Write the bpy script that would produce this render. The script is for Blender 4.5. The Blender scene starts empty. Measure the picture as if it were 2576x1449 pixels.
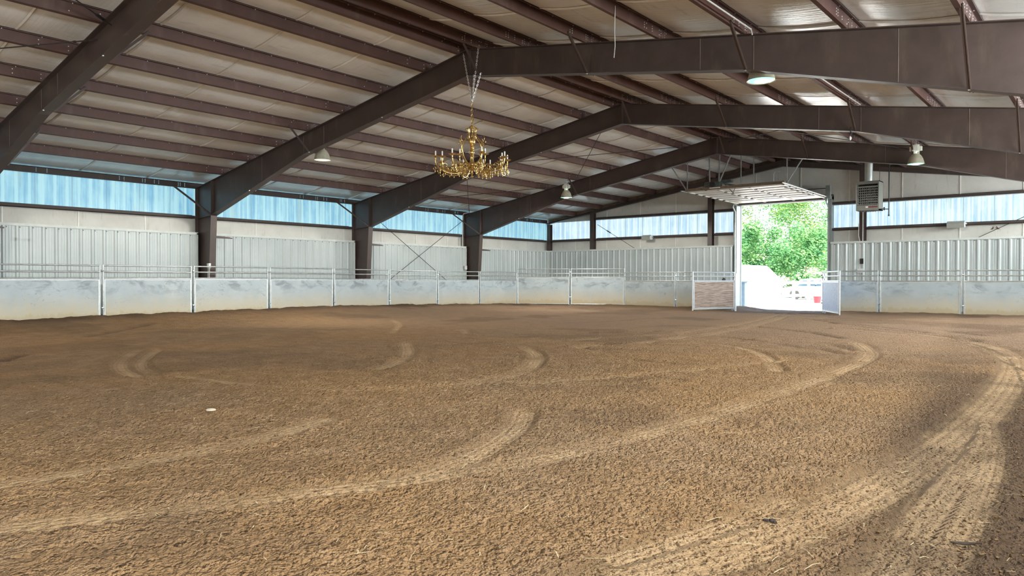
import bpy, math, random
import numpy as np
from mathutils import Vector, Matrix
random.seed(7); rng = np.random.default_rng(11)
SC = bpy.context.scene
COL = SC.collection
PI = math.pi

# ------------------------------------------------------------------ helpers
class MB:
    """collects shapes; build() links them as one mesh object"""
    def __init__(s): s.v = []; s.f = []; s.mi = []; s.cur = 0
    def add(s, vs, fs):
        b = len(s.v); s.mi.extend([s.cur]*len(fs)); s.v.extend([tuple(p) for p in vs]); s.f.extend([tuple(b+i for i in f) for f in fs]); return s
    def box(s, x0, x1, y0, y1, z0, z1):
        return s.add([(x0,y0,z0),(x1,y0,z0),(x1,y1,z0),(x0,y1,z0),(x0,y0,z1),(x1,y0,z1),(x1,y1,z1),(x0,y1,z1)],
                     [(0,3,2,1),(4,5,6,7),(0,1,5,4),(1,2,6,5),(2,3,7,6),(3,0,4,7)])
    def bar(s, a, b, w, h, up=(0,0,1)):
        a = Vector(a); b = Vector(b); d = (b-a).normalized(); u = Vector(up)
        if abs(d.dot(u)) > .98: u = Vector((1,0,0))
        r = d.cross(u).normalized()*w/2; t = r.cross(d).normalized()*h/2
        vs = [p+q for p in (a,b) for q in (-r-t, r-t, r+t, -r+t)]
        return s.add(vs, [(0,1,2,3),(7,6,5,4),(0,4,5,1),(1,5,6,2),(2,6,7,3),(3,7,4,0)])
    def tube(s, pts, r, n=8, closed=False, cap=True):
        pts = [Vector(p) for p in pts]; m = len(pts); rr = r if isinstance(r,(list,tuple)) else [r]*m
        prev = None; rings = []
        for i,p in enumerate(pts):
            if closed: d = pts[(i+1)%m]-pts[(i-1)%m]
            else: d = pts[min(i+1,m-1)]-pts[max(i-1,0)]
            if d.length < 1e-9: d = Vector((0,0,1))
            d.normalize()
            if prev is None:
                a = Vector((0,0,1)) if abs(d.z) < .9 else Vector((1,0,0))
                x = d.cross(a).normalized()
            else:
                x = (prev - d*prev.dot(d))
                x = x.normalized() if x.length > 1e-6 else d.orthogonal().normalized()
            prev = x; y = d.cross(x)
            rings.append([p + (x*math.cos(2*PI*k/n) + y*math.sin(2*PI*k/n))*rr[i] for k in range(n)])
        vs = [q for R in rings for q in R]; fs = []
        for i in range(m if closed else m-1):
            j = (i+1)%m
            for k in range(n): fs.append((i*n+k, i*n+(k+1)%n, j*n+(k+1)%n, j*n+k))
        if cap and not closed:
            fs.append(tuple(reversed(range(n)))); fs.append(tuple((m-1)*n+k for k in range(n)))
        return s.add(vs, fs)
    def lathe(s, prof, cx=0, cy=0, cz=0, n=24, cap=True):
        vs = []; fs = []; m = len(prof)
        for r,z in prof:
            for k in range(n): vs.append((cx+r*math.cos(2*PI*k/n), cy+r*math.sin(2*PI*k/n), cz+z))
        for i in range(m-1):
            for k in range(n): fs.append((i*n+k, i*n+(k+1)%n, (i+1)*n+(k+1)%n, (i+1)*n+k))
        if cap:
            fs.append(tuple(reversed(range(n)))); fs.append(tuple((m-1)*n+k for k in range(n)))
        return s.add(vs, fs)
    def prism(s, poly, a0, a1, axis='y'):
        n = len(poly); vs = []
        for a in (a0,a1):
            for p,q in poly: vs.append((p,a,q) if axis=='y' else ((a,p,q) if axis=='x' else (p,q,a)))
        fs = [tuple(range(n)), tuple(reversed(range(n,2*n)))]
        for k in range(n): fs.append((k, (k+1)%n, n+(k+1)%n, n+k))
        return s.add(vs, fs)
    def strip(s, a, b):
        n = len(a); return s.add(list(a)+list(b), [(i,i+1,n+i+1,n+i) for i in range(n-1)])
    def build(s, name, m, parent=None, smooth=False, world=False):
        me = bpy.data.meshes.new(name); me.from_pydata(s.v, [], s.f); me.update()
        if smooth: me.polygons.foreach_set('use_smooth', [True]*len(me.polygons))
        import bmesh
        bm = bmesh.new(); bm.from_mesh(me); bmesh.ops.recalc_face_normals(bm, faces=bm.faces); bm.to_mesh(me); bm.free()
        if smooth:
            try: me.set_sharp_from_angle(angle=math.radians(40))
            except Exception: pass
        o = bpy.data.objects.new(name, me); COL.objects.link(o)
        for q in (m if isinstance(m,list) else [m]):
            if q: me.materials.append(q)
        if any(s.mi): me.polygons.foreach_set('material_index', s.mi)
        if parent:
            o.parent = parent
            if world: o.matrix_parent_inverse = Matrix.Translation(-Vector(parent.location))
        return o

def tag(o, label=None, cat=None, group=None, kind=None):
    if label: o['label'] = label
    if cat: o['category'] = cat
    if group: o['group'] = group
    if kind: o['kind'] = kind
    return o
def empty(name, loc=(0,0,0), rz=0, **k):
    o = bpy.data.objects.new(name, None); COL.objects.link(o); o.location = loc; o.rotation_euler = (0,0,rz)
    o.empty_display_size = .1
    return tag(o, **k)
def kids(o): return [c for c in COL.objects if c.parent is o]
def copy_tree(o, parent=None):
    c = o.copy(); COL.objects.link(c)
    if parent: c.parent = parent
    for ch in kids(o): copy_tree(ch, c)
    return c

# ------------------------------------------------------------------ materials
class N:
    def __init__(s, name):
        s.m = bpy.data.materials.new(name); s.m.use_nodes = True; s.t = s.m.node_tree; s.t.nodes.clear()
        s.out = s.t.nodes.new('ShaderNodeOutputMaterial')
    def n(s, typ, **kw):
        x = s.t.nodes.new(typ)
        for k,v in kw.items():
            if k.startswith('i_'):
                key = k[2:]; key = int(key) if key.isdigit() else key.replace('_',' ')
                s.set(x.inputs[key], v)
            else: setattr(x, k, v)
        return x
    def set(s, inp, v):
        if isinstance(v, bpy.types.NodeSocket): s.t.links.new(v, inp)
        elif isinstance(v, bpy.types.Node): s.t.links.new(v.outputs[0], inp)
        else: inp.default_value = v
    def math(s, op, a, b=0, c=None, clamp=False):
        x = s.n('ShaderNodeMath', operation=op, use_clamp=clamp); s.set(x.inputs[0], a); s.set(x.inputs[1], b)
        if c is not None: s.set(x.inputs[2], c)
        return x.outputs[0]
    def mix(s, f, a, b, typ='MIX'):
        x = s.n('ShaderNodeMix', data_type='RGBA', blend_type=typ)
        s.set(x.inputs[0], f); s.set(x.inputs[6], a); s.set(x.inputs[7], b); return x.outputs[2]
    def noise(s, vec, scale, detail=4, rough=.55, dist=0):
        x = s.n('ShaderNodeTexNoise'); x.inputs['Scale'].default_value = scale; x.inputs['Detail'].default_value = detail
        x.inputs['Roughness'].default_value = rough; x.inputs['Distortion'].default_value = dist
        if vec is not None: s.set(x.inputs['Vector'], vec)
        return x.outputs[0]
    def ramp(s, f, stops):
        x = s.n('ShaderNodeValToRGB'); s.set(x.inputs[0], f); e = x.color_ramp.elements
        while len(e) < len(stops): e.new(.5)
        for i,(p,c) in enumerate(stops):
            e[i].position = p; e[i].color = c if len(c)==4 else (*c,1)
        return x.outputs[0]
    def sstep(s, x, a, b):
        y = s.n('ShaderNodeMapRange', interpolation_type='SMOOTHSTEP'); s.set(y.inputs[0], x)
        y.inputs[1].default_value = a; y.inputs[2].default_value = b; return y.outputs[0]
    def pos(s): return s.n('ShaderNodeNewGeometry').outputs['Position']
    def obj(s): return s.n('ShaderNodeTexCoord').outputs['Object']
    def scale(s, vec, sc):
        x = s.n('ShaderNodeMapping'); s.set(x.inputs[0], vec); x.inputs['Scale'].default_value = sc; return x.outputs[0]
    def sep(s, vec):
        x = s.n('ShaderNodeSeparateXYZ'); s.set(x.inputs[0], vec); return x.outputs
    def bump(s, h, strength=.3, dist=.01, normal=None):
        x = s.n('ShaderNodeBump'); x.inputs['Strength'].default_value = strength; x.inputs['Distance'].default_value = dist
        s.set(x.inputs['Height'], h)
        if normal is not None: s.set(x.inputs['Normal'], normal)
        return x.outputs[0]
    def bsdf(s, col, rough=.5, metal=0, normal=None, spec=.5, emis=None, es=0, trans=0):
        x = s.n('ShaderNodeBsdfPrincipled')
        s.set(x.inputs['Base Color'], col if not (isinstance(col,tuple) and len(col)==3) else (*col,1)); s.set(x.inputs['Roughness'], rough)
        s.set(x.inputs['Metallic'], metal); x.inputs['Specular IOR Level'].default_value = spec
        if normal is not None: s.set(x.inputs['Normal'], normal)
        if emis is not None:
            s.set(x.inputs['Emission Color'], emis if not (isinstance(emis,tuple) and len(emis)==3) else (*emis,1)); s.set(x.inputs['Emission Strength'], es)
        s.t.links.new(x.outputs[0], s.out.inputs[0]); return x

def simple(name, c, rough=.5, metal=0, var=.25, sc=6, bump=.0, spec=.5, stretch=(1,1,1)):
    a = N(name); p = a.pos() if stretch == (1,1,1) else a.scale(a.pos(), stretch)
    f = a.noise(p, sc, 5, .6)
    lo = tuple(x*(1-var) for x in c); hi = tuple(min(1,x*(1+var)) for x in c)
    col = a.ramp(f, [(.3,lo),(.7,hi)])
    nm = a.bump(a.noise(a.pos(), sc*8, 3), bump, .01) if bump else None
    a.bsdf(col, rough, metal, nm, spec); return a.m

def steel(name, c, dust, rough=.55):
    a = N(name); p = a.pos()
    f = a.noise(p, 2.2, 6, .65); g = a.noise(a.scale(p,(2.5,2.5,.7)), 1.3, 5, .6)
    col = a.ramp(f, [(.3,tuple(x*.8 for x in c)),(.7,tuple(x*1.2 for x in c))])
    col = a.mix(a.math('MULTIPLY', a.sstep(g,.52,.78), .5), col, (*dust,1))
    a.bsdf(col, a.math('ADD', a.math('MULTIPLY', f, .25), rough-.12), 0, a.bump(a.noise(p,40,3),.08,.005), .5); return a.m
M = {}
M['frame'] = steel('dark_brown_primer', (.066,.044,.037), (.14,.112,.082), .42)
M['purlin'] = steel('red_oxide_primer', (.098,.049,.040), (.175,.125,.10), .55)
M['girt'] = steel('girt_primer', (.055,.037,.032), (.1,.08,.065), .6)
M['zinc'] = simple('zinc_bolt', (.7,.7,.68), .35, .3, .1, 30)
M['galv'] = simple('galvanised_pipe', (.50,.53,.53), .36, .75, .2, 9)
M['galv_light'] = simple('galvanised_duct', (.58,.62,.60), .35, .65, .15, 5)
M['rod'] = simple('brace_rod_steel', (.035,.03,.028), .5, .3, .3, 10)
M['conduit'] = simple('grey_conduit', (.66,.66,.63), .45, .2, .1, 10)
M['black'] = simple('black_rubber', (.012,.012,.013), .6, 0, .2, 10)
M['white_plastic'] = simple('white_plastic', (.80,.80,.77), .4, 0, .05, 10)
M['beige_metal'] = simple('beige_box_metal', (.36,.37,.33), .5, 0, .12, 5)
M['wood_white'] = simple('white_painted_board', (.82,.82,.8), .6, 0, .05, 5)
M['red'] = simple('red_plastic', (.22,.008,.015), .45, 0, .1, 5)
M['trim_white'] = simple('white_trim_metal', (.60,.63,.59), .4, 0, .08, 4)
M['bark'] = simple('bark', (.12,.08,.05), .9, 0, .3, 8)
M['door_grey'] = simple('door_frame_grey', (.26,.29,.28), .45, .3, .15, 5)
M['candle'] = simple('candle_white', (.85,.83,.76), .45, 0, .03, 5)
M['dung'] = simple('dark_dung', (.045,.03,.02), .9, 0, .4, 40, .4)
M['straw'] = simple('straw', (.62,.50,.30), .7, 0, .25, 20)
M['stone'] = simple('pale_stone', (.62,.52,.38), .8, 0, .2, 15, .3)
M['motor'] = simple('motor_green_grey', (.10,.12,.11), .45, .4, .3, 12)
M['wood_beam'] = simple('brown_timber_strut', (.17,.125,.085), .7, 0, .3, 6)
M['car_white'] = simple('car_paint_white', (.8,.82,.82), .25, 0, .03, 3)
M['car_glass'] = simple('car_glass', (.03,.06,.08), .05, 0, .1, 3)
M['tyre'] = simple('tyre_black', (.02,.02,.02), .8, 0, .1, 6)
M['siding'] = simple('blue_grey_post_paint', (.25,.31,.36), .6, 0, .1, 6)

def mk_insul():
    a = N('white_vinyl_insulation'); p = a.pos()
    f = a.noise(p, 1.1, 6, .62); g = a.noise(a.scale(p,(3,.6,3)), 3, 4)
    col = a.ramp(f, [(.28,(.74,.735,.70)),(.7,(.90,.895,.86))])
    col = a.mix(a.math('MULTIPLY', a.sstep(g,.55,.75), .3), col, (.33,.30,.25,1))
    wv = a.noise(a.scale(p,(1,14,1)), 1.2, 3)
    fine = a.noise(p, 55, 2)
    h = a.math('ADD', a.math('MULTIPLY', wv, .9), a.math('MULTIPLY', fine, .12))
    a.bsdf(col, .22, 0, a.bump(h, .35, .02), .9); return a.m
M['insul'] = mk_insul()
def mk_wall_insul():
    a = N('wall_vinyl_insulation'); p = a.pos()
    f = a.noise(p, .9, 6, .62); g = a.noise(a.scale(p,(3,3,.5)), 4, 4)
    col = a.ramp(f, [(.28,(.53,.515,.465)),(.7,(.67,.66,.61))])
    col = a.mix(a.math('MULTIPLY', a.sstep(g,.58,.75), .35), col, (.36,.31,.24,1))
    a.bsdf(col, .45, 0, a.bump(a.noise(p, 9, 4), .25, .02), .4); return a.m
M['wall_insul'] = mk_wall_insul()
M['seam'] = simple('seam_tape_white', (.78,.76,.70), .4, 0, .12, 4)

def mk_wainscot():
    a = N('painted_ribbed_steel'); p = a.pos()
    f = a.noise(p, .6, 5, .6); z = a.sep(p)[2]
    col = a.ramp(f, [(.3,(.405,.445,.435)),(.7,(.49,.53,.52))])
    g = a.noise(a.scale(p,(4,4,.6)), 2.5, 4)
    col = a.mix(a.math('MULTIPLY', a.sstep(g,.56,.75), .22), col, (.44,.43,.37,1))
    a.bsdf(col, .36, .1, None, .5); return a.m
M['wains'] = mk_wainscot()

def mk_sheet():
    """galvanised fence sheet: scuffs near the top edge, thin scratches, dried mud splashed up from the ground"""
    a = N('scuffed_galvanised_sheet'); p = a.pos()
    info = a.n('ShaderNodeObjectInfo').outputs['Random']
    off = a.n('ShaderNodeCombineXYZ'); a.set(off.inputs[0], a.math('MULTIPLY', info, 37.0)); a.set(off.inputs[1], a.math('MULTIPLY', info, 91.0))
    va = a.n('ShaderNodeVectorMath', operation='ADD'); a.set(va.inputs[0], p); a.set(va.inputs[1], off.outputs[0]); q = va.outputs[0]
    z = a.sep(a.obj())[2]
    base = a.ramp(a.noise(q, 1.4, 5, .6), [(.3,(.345,.40,.42)),(.7,(.435,.485,.50))])
    sc = a.noise(a.scale(q,(1.1,1.1,2.2)), 1.7, 7, .62, .6)
    top = a.sstep(z, .55, 1.05)
    base = a.mix(a.math('MULTIPLY', a.sstep(sc,.47,.66), a.math('ADD', a.math('MULTIPLY', top,.68), .10)), base, (.17,.195,.205,1))
    w = a.n('ShaderNodeTexNoise'); w.inputs['Scale'].default_value = 3.2; w.inputs['Detail'].default_value = 2; w.inputs['Distortion'].default_value = 1.2; a.set(w.inputs['Vector'], a.scale(q,(1,1,1.6)))
    line = a.math('SUBTRACT', 1, a.math('MULTIPLY', a.math('ABSOLUTE', a.math('SUBTRACT', w.outputs[0], .5)), 70), clamp=True)
    lm = a.math('MULTIPLY', line, a.sstep(a.noise(q, 2.1, 3), .53, .62))
    base = a.mix(a.math('MULTIPLY', lm, .75), base, (.20,.22,.23,1))
    # mud
    edge = a.math('ADD', z, a.math('MULTIPLY', a.math('SUBTRACT', a.noise(a.scale(q,(1,1,.35)), 5, 5, .6), .5), .38))
    mud1 = a.math('SUBTRACT', 1, a.sstep(edge, .10, .85))
    mud2 = a.math('SUBTRACT', 1, a.sstep(a.math('ADD', edge, a.math('MULTIPLY', a.math('SUBTRACT', a.noise(a.scale(q,(1,1,.3)), 14, 4), .5), .16)), .17, .26))
    base = a.mix(a.math('MULTIPLY', mud1, .9), base, (.50,.435,.30,1))
    base = a.mix(a.math('MULTIPLY', mud2, .7), base, (.43,.35,.22,1))
    a.bsdf(base, .5, .12, a.bump(a.noise(q, 2.5, 3), .15, .03), .4); return a.m
M['sheet'] = mk_sheet()

def mk_ply():
    a = N('weathered_plywood'); o = a.obj()
    w = a.n('ShaderNodeTexWave', wave_type='BANDS', bands_direction='Z'); w.inputs['Scale'].default_value = 2.6; w.inputs['Distortion'].default_value = 13
    w.inputs['Detail'].default_value = 3; w.inputs['Detail Scale'].default_value = 1.5; a.set(w.inputs['Vector'], a.scale(o,(.22,1,2.4)))
    col = a.ramp(w.outputs[0], [(.15,(.20,.135,.10)),(.5,(.36,.27,.22)),(.85,(.52,.43,.37))])
    col = a.mix(.35, col, a.ramp(a.noise(o, 3, 4), [(.3,(.28,.21,.17)),(.7,(.5,.42,.36))]))
    a.bsdf(col, .75, 0, a.bump(w.outputs[0], .2, .005), .3); return a.m
M['ply'] = mk_ply()
def mk_sky_tint_sheet():
    a = N('stippled_sheet_sky_tint'); o = a.obj()
    f = a.noise(o, 30, 3); col = a.ramp(f, [(.35,(.40,.52,.80)),(.65,(.55,.68,.95))])  # blue sky light from the doorway put into the sheet colour
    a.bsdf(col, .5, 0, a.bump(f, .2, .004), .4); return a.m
M['sky_tint_sheet'] = mk_sky_tint_sheet()

def mk_window(name, axis, blue, pale, strength, dirt=.5):
    """daylight glowing through ribbed translucent sheet: streaked with algae and laps"""
    a = N(name); p = a.pos(); s = a.sep(p); u = s[0] if axis == 'x' else s[1]
    ph = a.math('FRACT', a.math('DIVIDE', u, .3048)); d = a.math('ABSOLUTE', a.math('SUBTRACT', ph, .5))
    rib = a.math('SUBTRACT', 1, a.sstep(d, .06, .16))
    st = a.scale(p, (9,9,.45)); n1 = a.noise(st, 1.0, 5, .6); n2 = a.noise(a.scale(p,(2.2,2.2,1.2)), 1.1, 5, .65)
    f = a.math('ADD', a.math('MULTIPLY', n1, .75), a.math('MULTIPLY', n2, .55))
    f = a.math('ADD', a.sstep(f, .45, .85), a.math('MULTIPLY', rib, .75), clamp=True)
    col = a.mix(f, (*blue,1), (*pale,1))
    p3 = a.math('FRACT', a.math('DIVIDE', a.math('ADD', u, .17), .9144)); d3 = a.math('ABSOLUTE', a.math('SUBTRACT', p3, .5))
    seam = a.math('SUBTRACT', 1, a.sstep(d3, .012, .03))
    green = a.math('MULTIPLY', a.sstep(a.noise(a.scale(p,(1.3,1.3,.3)), 1.4, 3), .62, .72), .45)
    col = a.mix(green, col, (.42,.60,.55,1))
    col = a.mix(a.math('MULTIPLY', seam, dirt), col, (.20,.32,.36,1))
    a.bsdf((.14,.19,.21), .4, 0, None, .3, emis=col, es=strength); return a.m
M['win_left'] = mk_window('translucent_panel_side', 'y', (.20,.52,.78), (.50,.88,.97), .55)
M['win_far'] = mk_window('translucent_panel_far', 'x', (.42,.66,.88), (.80,.97,1.0), .68, .6)
M['win_sun'] = mk_window('translucent_panel_sunlit', 'y', (.80,.90,.96), (.96,1,1), 30.0, .4)
M['win_back'] = mk_window('translucent_panel_back', 'x', (.80,.90,.96), (.96,1,1), .9, .4)

def mk_gold():
    a = N('polished_brass'); f = a.noise(a.pos(), 30, 4)
    col = a.ramp(f, [(.3,(.50,.31,.085)),(.7,(.88,.66,.30))])
    a.bsdf(col, .26, .85, None, .5); return a.m
M['gold'] = mk_gold()
M['silver'] = simple('bright_chain_steel', (.78,.78,.76), .3, .7, .1, 20)
def mk_shade():
    a = N('dusty_lamp_reflector'); f = a.noise(a.pos(), 9, 5)
    a.bsdf(a.ramp(f, [(.3,(.36,.34,.25)),(.7,(.50,.48,.38))]), .35, .1, None, .5); return a.m
M['shade'] = mk_shade()
def emis(name, c, s):
    a = N(name); a.bsdf((.8,.8,.8), .3, 0, None, .3, emis=c, es=s); return a.m
M['lens_on'] = emis('lit_lens_cyan', (.22,.85,.68), 1.0)
M['bulb_on'] = emis('lit_bulb_white', (.92,1,.97), 14)
M['lens_dim'] = emis('dim_white_lens', (1,1,.95), .55)
M['cream'] = simple('cream_ballast', (.74,.76,.68), .4, 0, .06, 8)
def mk_door_panel():
    a = N('white_door_panel'); p = a.pos()
    f = a.noise(a.scale(p,(1,4,1)), 1.5, 5)
    a.bsdf(a.ramp(f, [(.3,(.58,.55,.48)),(.7,(.76,.74,.70))]), .4, 0, None, .45); return a.m
M['doorpanel'] = mk_door_panel()
M['doorpanel2'] = simple('beige_door_panel', (.55,.50,.41), .45, 0, .12, 4)
def mk_leaf(name, c1, c2):
    a = N(name); r = a.n('ShaderNodeNewGeometry'); f = a.noise(r.outputs['Position'], 1.1, 3)
    col = a.ramp(f, [(.3,c1),(.7,c2)])
    d = a.n('ShaderNodeBsdfDiffuse'); a.set(d.inputs[0], col); t = a.n('ShaderNodeBsdfTranslucent'); a.set(t.inputs[0], col)
    x = a.n('ShaderNodeMixShader'); x.inputs[0].default_value = .35; a.t.links.new(d.outputs[0], x.inputs[1]); a.t.links.new(t.outputs[0], x.inputs[2])
    a.t.links.new(x.outputs[0], a.out.inputs[0]); return a.m
M['leaf'] = mk_leaf('broad_leaf', (.045,.15,.06), (.17,.33,.11))
M['leaf2'] = mk_leaf('yellow_green_leaf', (.10,.20,.055), (.30,.42,.12))

def mk_dirt():
    a = N('harrowed_arena_dirt'); p = a.pos()
    at = lambda k: a.n('ShaderNodeAttribute', attribute_name=k).outputs['Fac']
    td = at('track_d'); ts = at('track_s'); shadow_dark = at('shadow_dark')
    n0 = a.noise(p, .35, 4, .6); n1 = a.noise(p, 3.5, 4, .62); n2 = a.noise(p, 30, 4, .72); n3 = a.noise(p, 110, 2, .6)
    yy = a.sep(p)[1]
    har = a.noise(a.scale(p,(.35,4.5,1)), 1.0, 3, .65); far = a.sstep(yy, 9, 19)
    col = a.ramp(n1, [(.25,(.31,.182,.087)),(.5,(.38,.231,.116)),(.75,(.455,.288,.157))])
    col = a.mix(a.sstep(n0, .3, .7), a.mix(1, col, (.90,.93,1.0,1), 'MULTIPLY'), a.mix(1, col, (1.08,1.03,.93,1), 'MULTIPLY'))
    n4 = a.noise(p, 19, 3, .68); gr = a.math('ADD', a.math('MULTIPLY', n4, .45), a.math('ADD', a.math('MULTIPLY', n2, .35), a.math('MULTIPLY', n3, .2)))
    col = a.mix(a.math('MULTIPLY', a.sstep(gr, .52, .66), .42), col, (.60,.41,.24,1))  # highlights on the grain put into the colour
    col = a.mix(a.math('MULTIPLY', a.math('SUBTRACT', 1, a.sstep(gr, .35, .48)), .45), col, (.22,.122,.056,1))  # shade of the crevices put into the colour
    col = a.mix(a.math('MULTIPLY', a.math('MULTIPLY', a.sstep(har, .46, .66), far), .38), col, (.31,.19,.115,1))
    col = a.mix(a.math('MULTIPLY', far, .45), col, (.66,.46,.325,1))  # far end painted lighter to make up for light falling off
    col = a.mix(a.math('MULTIPLY', shadow_dark, .9), col, (.135,.084,.052,1))  # darkens the colour: painted corner shadow and other dark areas
    wob = a.math('ADD', td, a.math('MULTIPLY', a.math('SUBTRACT', n1, .5), .9))
    wob = a.math('ADD', wob, a.math('MULTIPLY', a.math('SUBTRACT', n2, .5), .8))
    tm = a.math('SUBTRACT', 1, a.sstep(wob, .5, 1.2))
    tm = a.math('MULTIPLY', tm, a.math('ADD', .45, a.math('MULTIPLY', a.sstep(a.noise(p, 1.3, 3), .35, .6), .55)))
    rut = a.math('FRACT', a.math('MULTIPLY', td, 2.6)); rutd = a.math('ABSOLUTE', a.math('SUBTRACT', rut, .5))
    tcol = a.ramp(n1, [(.25,(.44,.295,.155)),(.75,(.54,.38,.22))])
    tcol = a.mix(a.math('MULTIPLY', a.sstep(n2,.55,.7), .5), tcol, (.36,.235,.122,1))
    tcol = a.mix(a.math('MULTIPLY', a.sstep(rutd,.26,.44), .75), tcol, (.28,.178,.095,1))
    col = a.mix(a.math('MULTIPLY', tm, a.math('SUBTRACT', .55, a.math('MULTIPLY', far, .18))), col, tcol)
    tread = a.math('SINE', a.math('ADD', a.math('MULTIPLY', ts, 2*PI/.085), a.math('MULTIPLY', td, 2.5)))
    h = a.math('ADD', a.math('MULTIPLY', n2, .8), a.math('MULTIPLY', n3, .3)); h = a.math('ADD', h, a.math('MULTIPLY', n4, 1.6))
    h = a.math('ADD', h, a.math('MULTIPLY', n1, .9))
    for vs_, am in ((30.0, 1.0),(75.0, .55)):
        vo = a.n('ShaderNodeTexVoronoi', feature='F1'); vo.inputs['Scale'].default_value = vs_; a.set(vo.inputs['Vector'], a.n('ShaderNodeVectorMath', operation='ADD', i_0=p, i_1=a.scale(p,(.0,.0,.0))))
        h = a.math('ADD', h, a.math('MULTIPLY', vo.outputs['Distance'], -am))
    hs = a.math('MULTIPLY', h, a.math('SUBTRACT', 1, a.math('MULTIPLY', tm, .6)))
    tr = a.math('MULTIPLY', a.math('MULTIPLY', a.math('ADD', tread, a.math('MULTIPLY', rutd, -2.2)), .16), tm)
    hs = a.math('ADD', hs, tr)
    hs = a.math('ADD', hs, a.math('MULTIPLY', a.math('MULTIPLY', har, far), -1.4))
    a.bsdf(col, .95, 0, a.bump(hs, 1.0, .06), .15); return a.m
M['dirt'] = mk_dirt()
def mk_sand():
    a = N('sunlit_gravel_yard'); f = a.noise(a.pos(), 1.5, 6); a.bsdf(a.ramp(f,[(.3,(.48,.44,.36)),(.7,(.62,.58,.50))]), .9, 0, a.bump(a.noise(a.pos(),20,4),.4,.03), .2); return a.m
M['yard'] = mk_sand()

# ------------------------------------------------------------------ dimensions (metres; measured back from the photo)
CAM_H = 1.158
XR = -10.542                     # ridge
XL = -22.442; XRT = 2*XR - XL    # outer flange of the columns
FY = {i: 11.1383 + 6.096*(i-2) for i in range(-1,6)}
YE = FY[5]
YB = -7.4                        # open end of the hall behind the viewer
WX = -22.62                      # side wall plane
WXR = 2*XR - WX
GY = YE + .19                    # far wall plane
Z_SILL = 3.175; Z_HEAD = 4.095; Z_WAINS = 2.62
SL = .165
def ztop(x): return 6.003 - SL*abs(x-XR)
def smooth(e0, e1, x):
    t = np.clip((x-e0)/(e1-e0), 0, 1); return t*t*(3-2*t)

def vnoise(x, y, seed):
    xi = np.floor(x).astype(np.int64); yi = np.floor(y).astype(np.int64); fx = x-xi; fy = y-yi
    fx = fx*fx*(3-2*fx); fy = fy*fy*(3-2*fy)
    def hsh(a, b):
        h = (a*374761393 + b*668265263 + seed*974711) & 0xffffffff
        h = ((h ^ (h >> 13))*1274126177) & 0xffffffff
        return ((h ^ (h >> 16)) & 0xffff)/65535.0
    return (hsh(xi,yi)*(1-fx)+hsh(xi+1,yi)*fx)*(1-fy) + (hsh(xi,yi+1)*(1-fx)+hsh(xi+1,yi+1)*fx)*fy
def fbm(x, y, sc, oct=4, seed=1):
    v = 0; a = 1; t = 0
    for k in range(oct):
        v = v + a*vnoise(x*sc*2**k+17.3*k, y*sc*2**k-9.1*k, seed+k); t += a; a *= .55
    return v/t - .5
def bank(x, y):
    """the dirt is pushed up along the arena panels"""
    x = np.asarray(x, float); y = np.asarray(y, float)
    yl = np.interp(y, [-8,5,8,11,15,17,20,22,24.7,27], [.12,.12,.17,.20,.22,.19,.14,.10,.06,.06])
    b = yl*(1-smooth(-20.5,-16.6,x))
    g = .075*smooth(24.6,26.8,y)
    d = smooth(1.2,2.6,np.abs(x+9.85))
    g = g*d - .06*smooth(24.5,27.5,y)*(1-d)
    return np.maximum(b, 0) + np.where(b > .06, 0, g)

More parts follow.
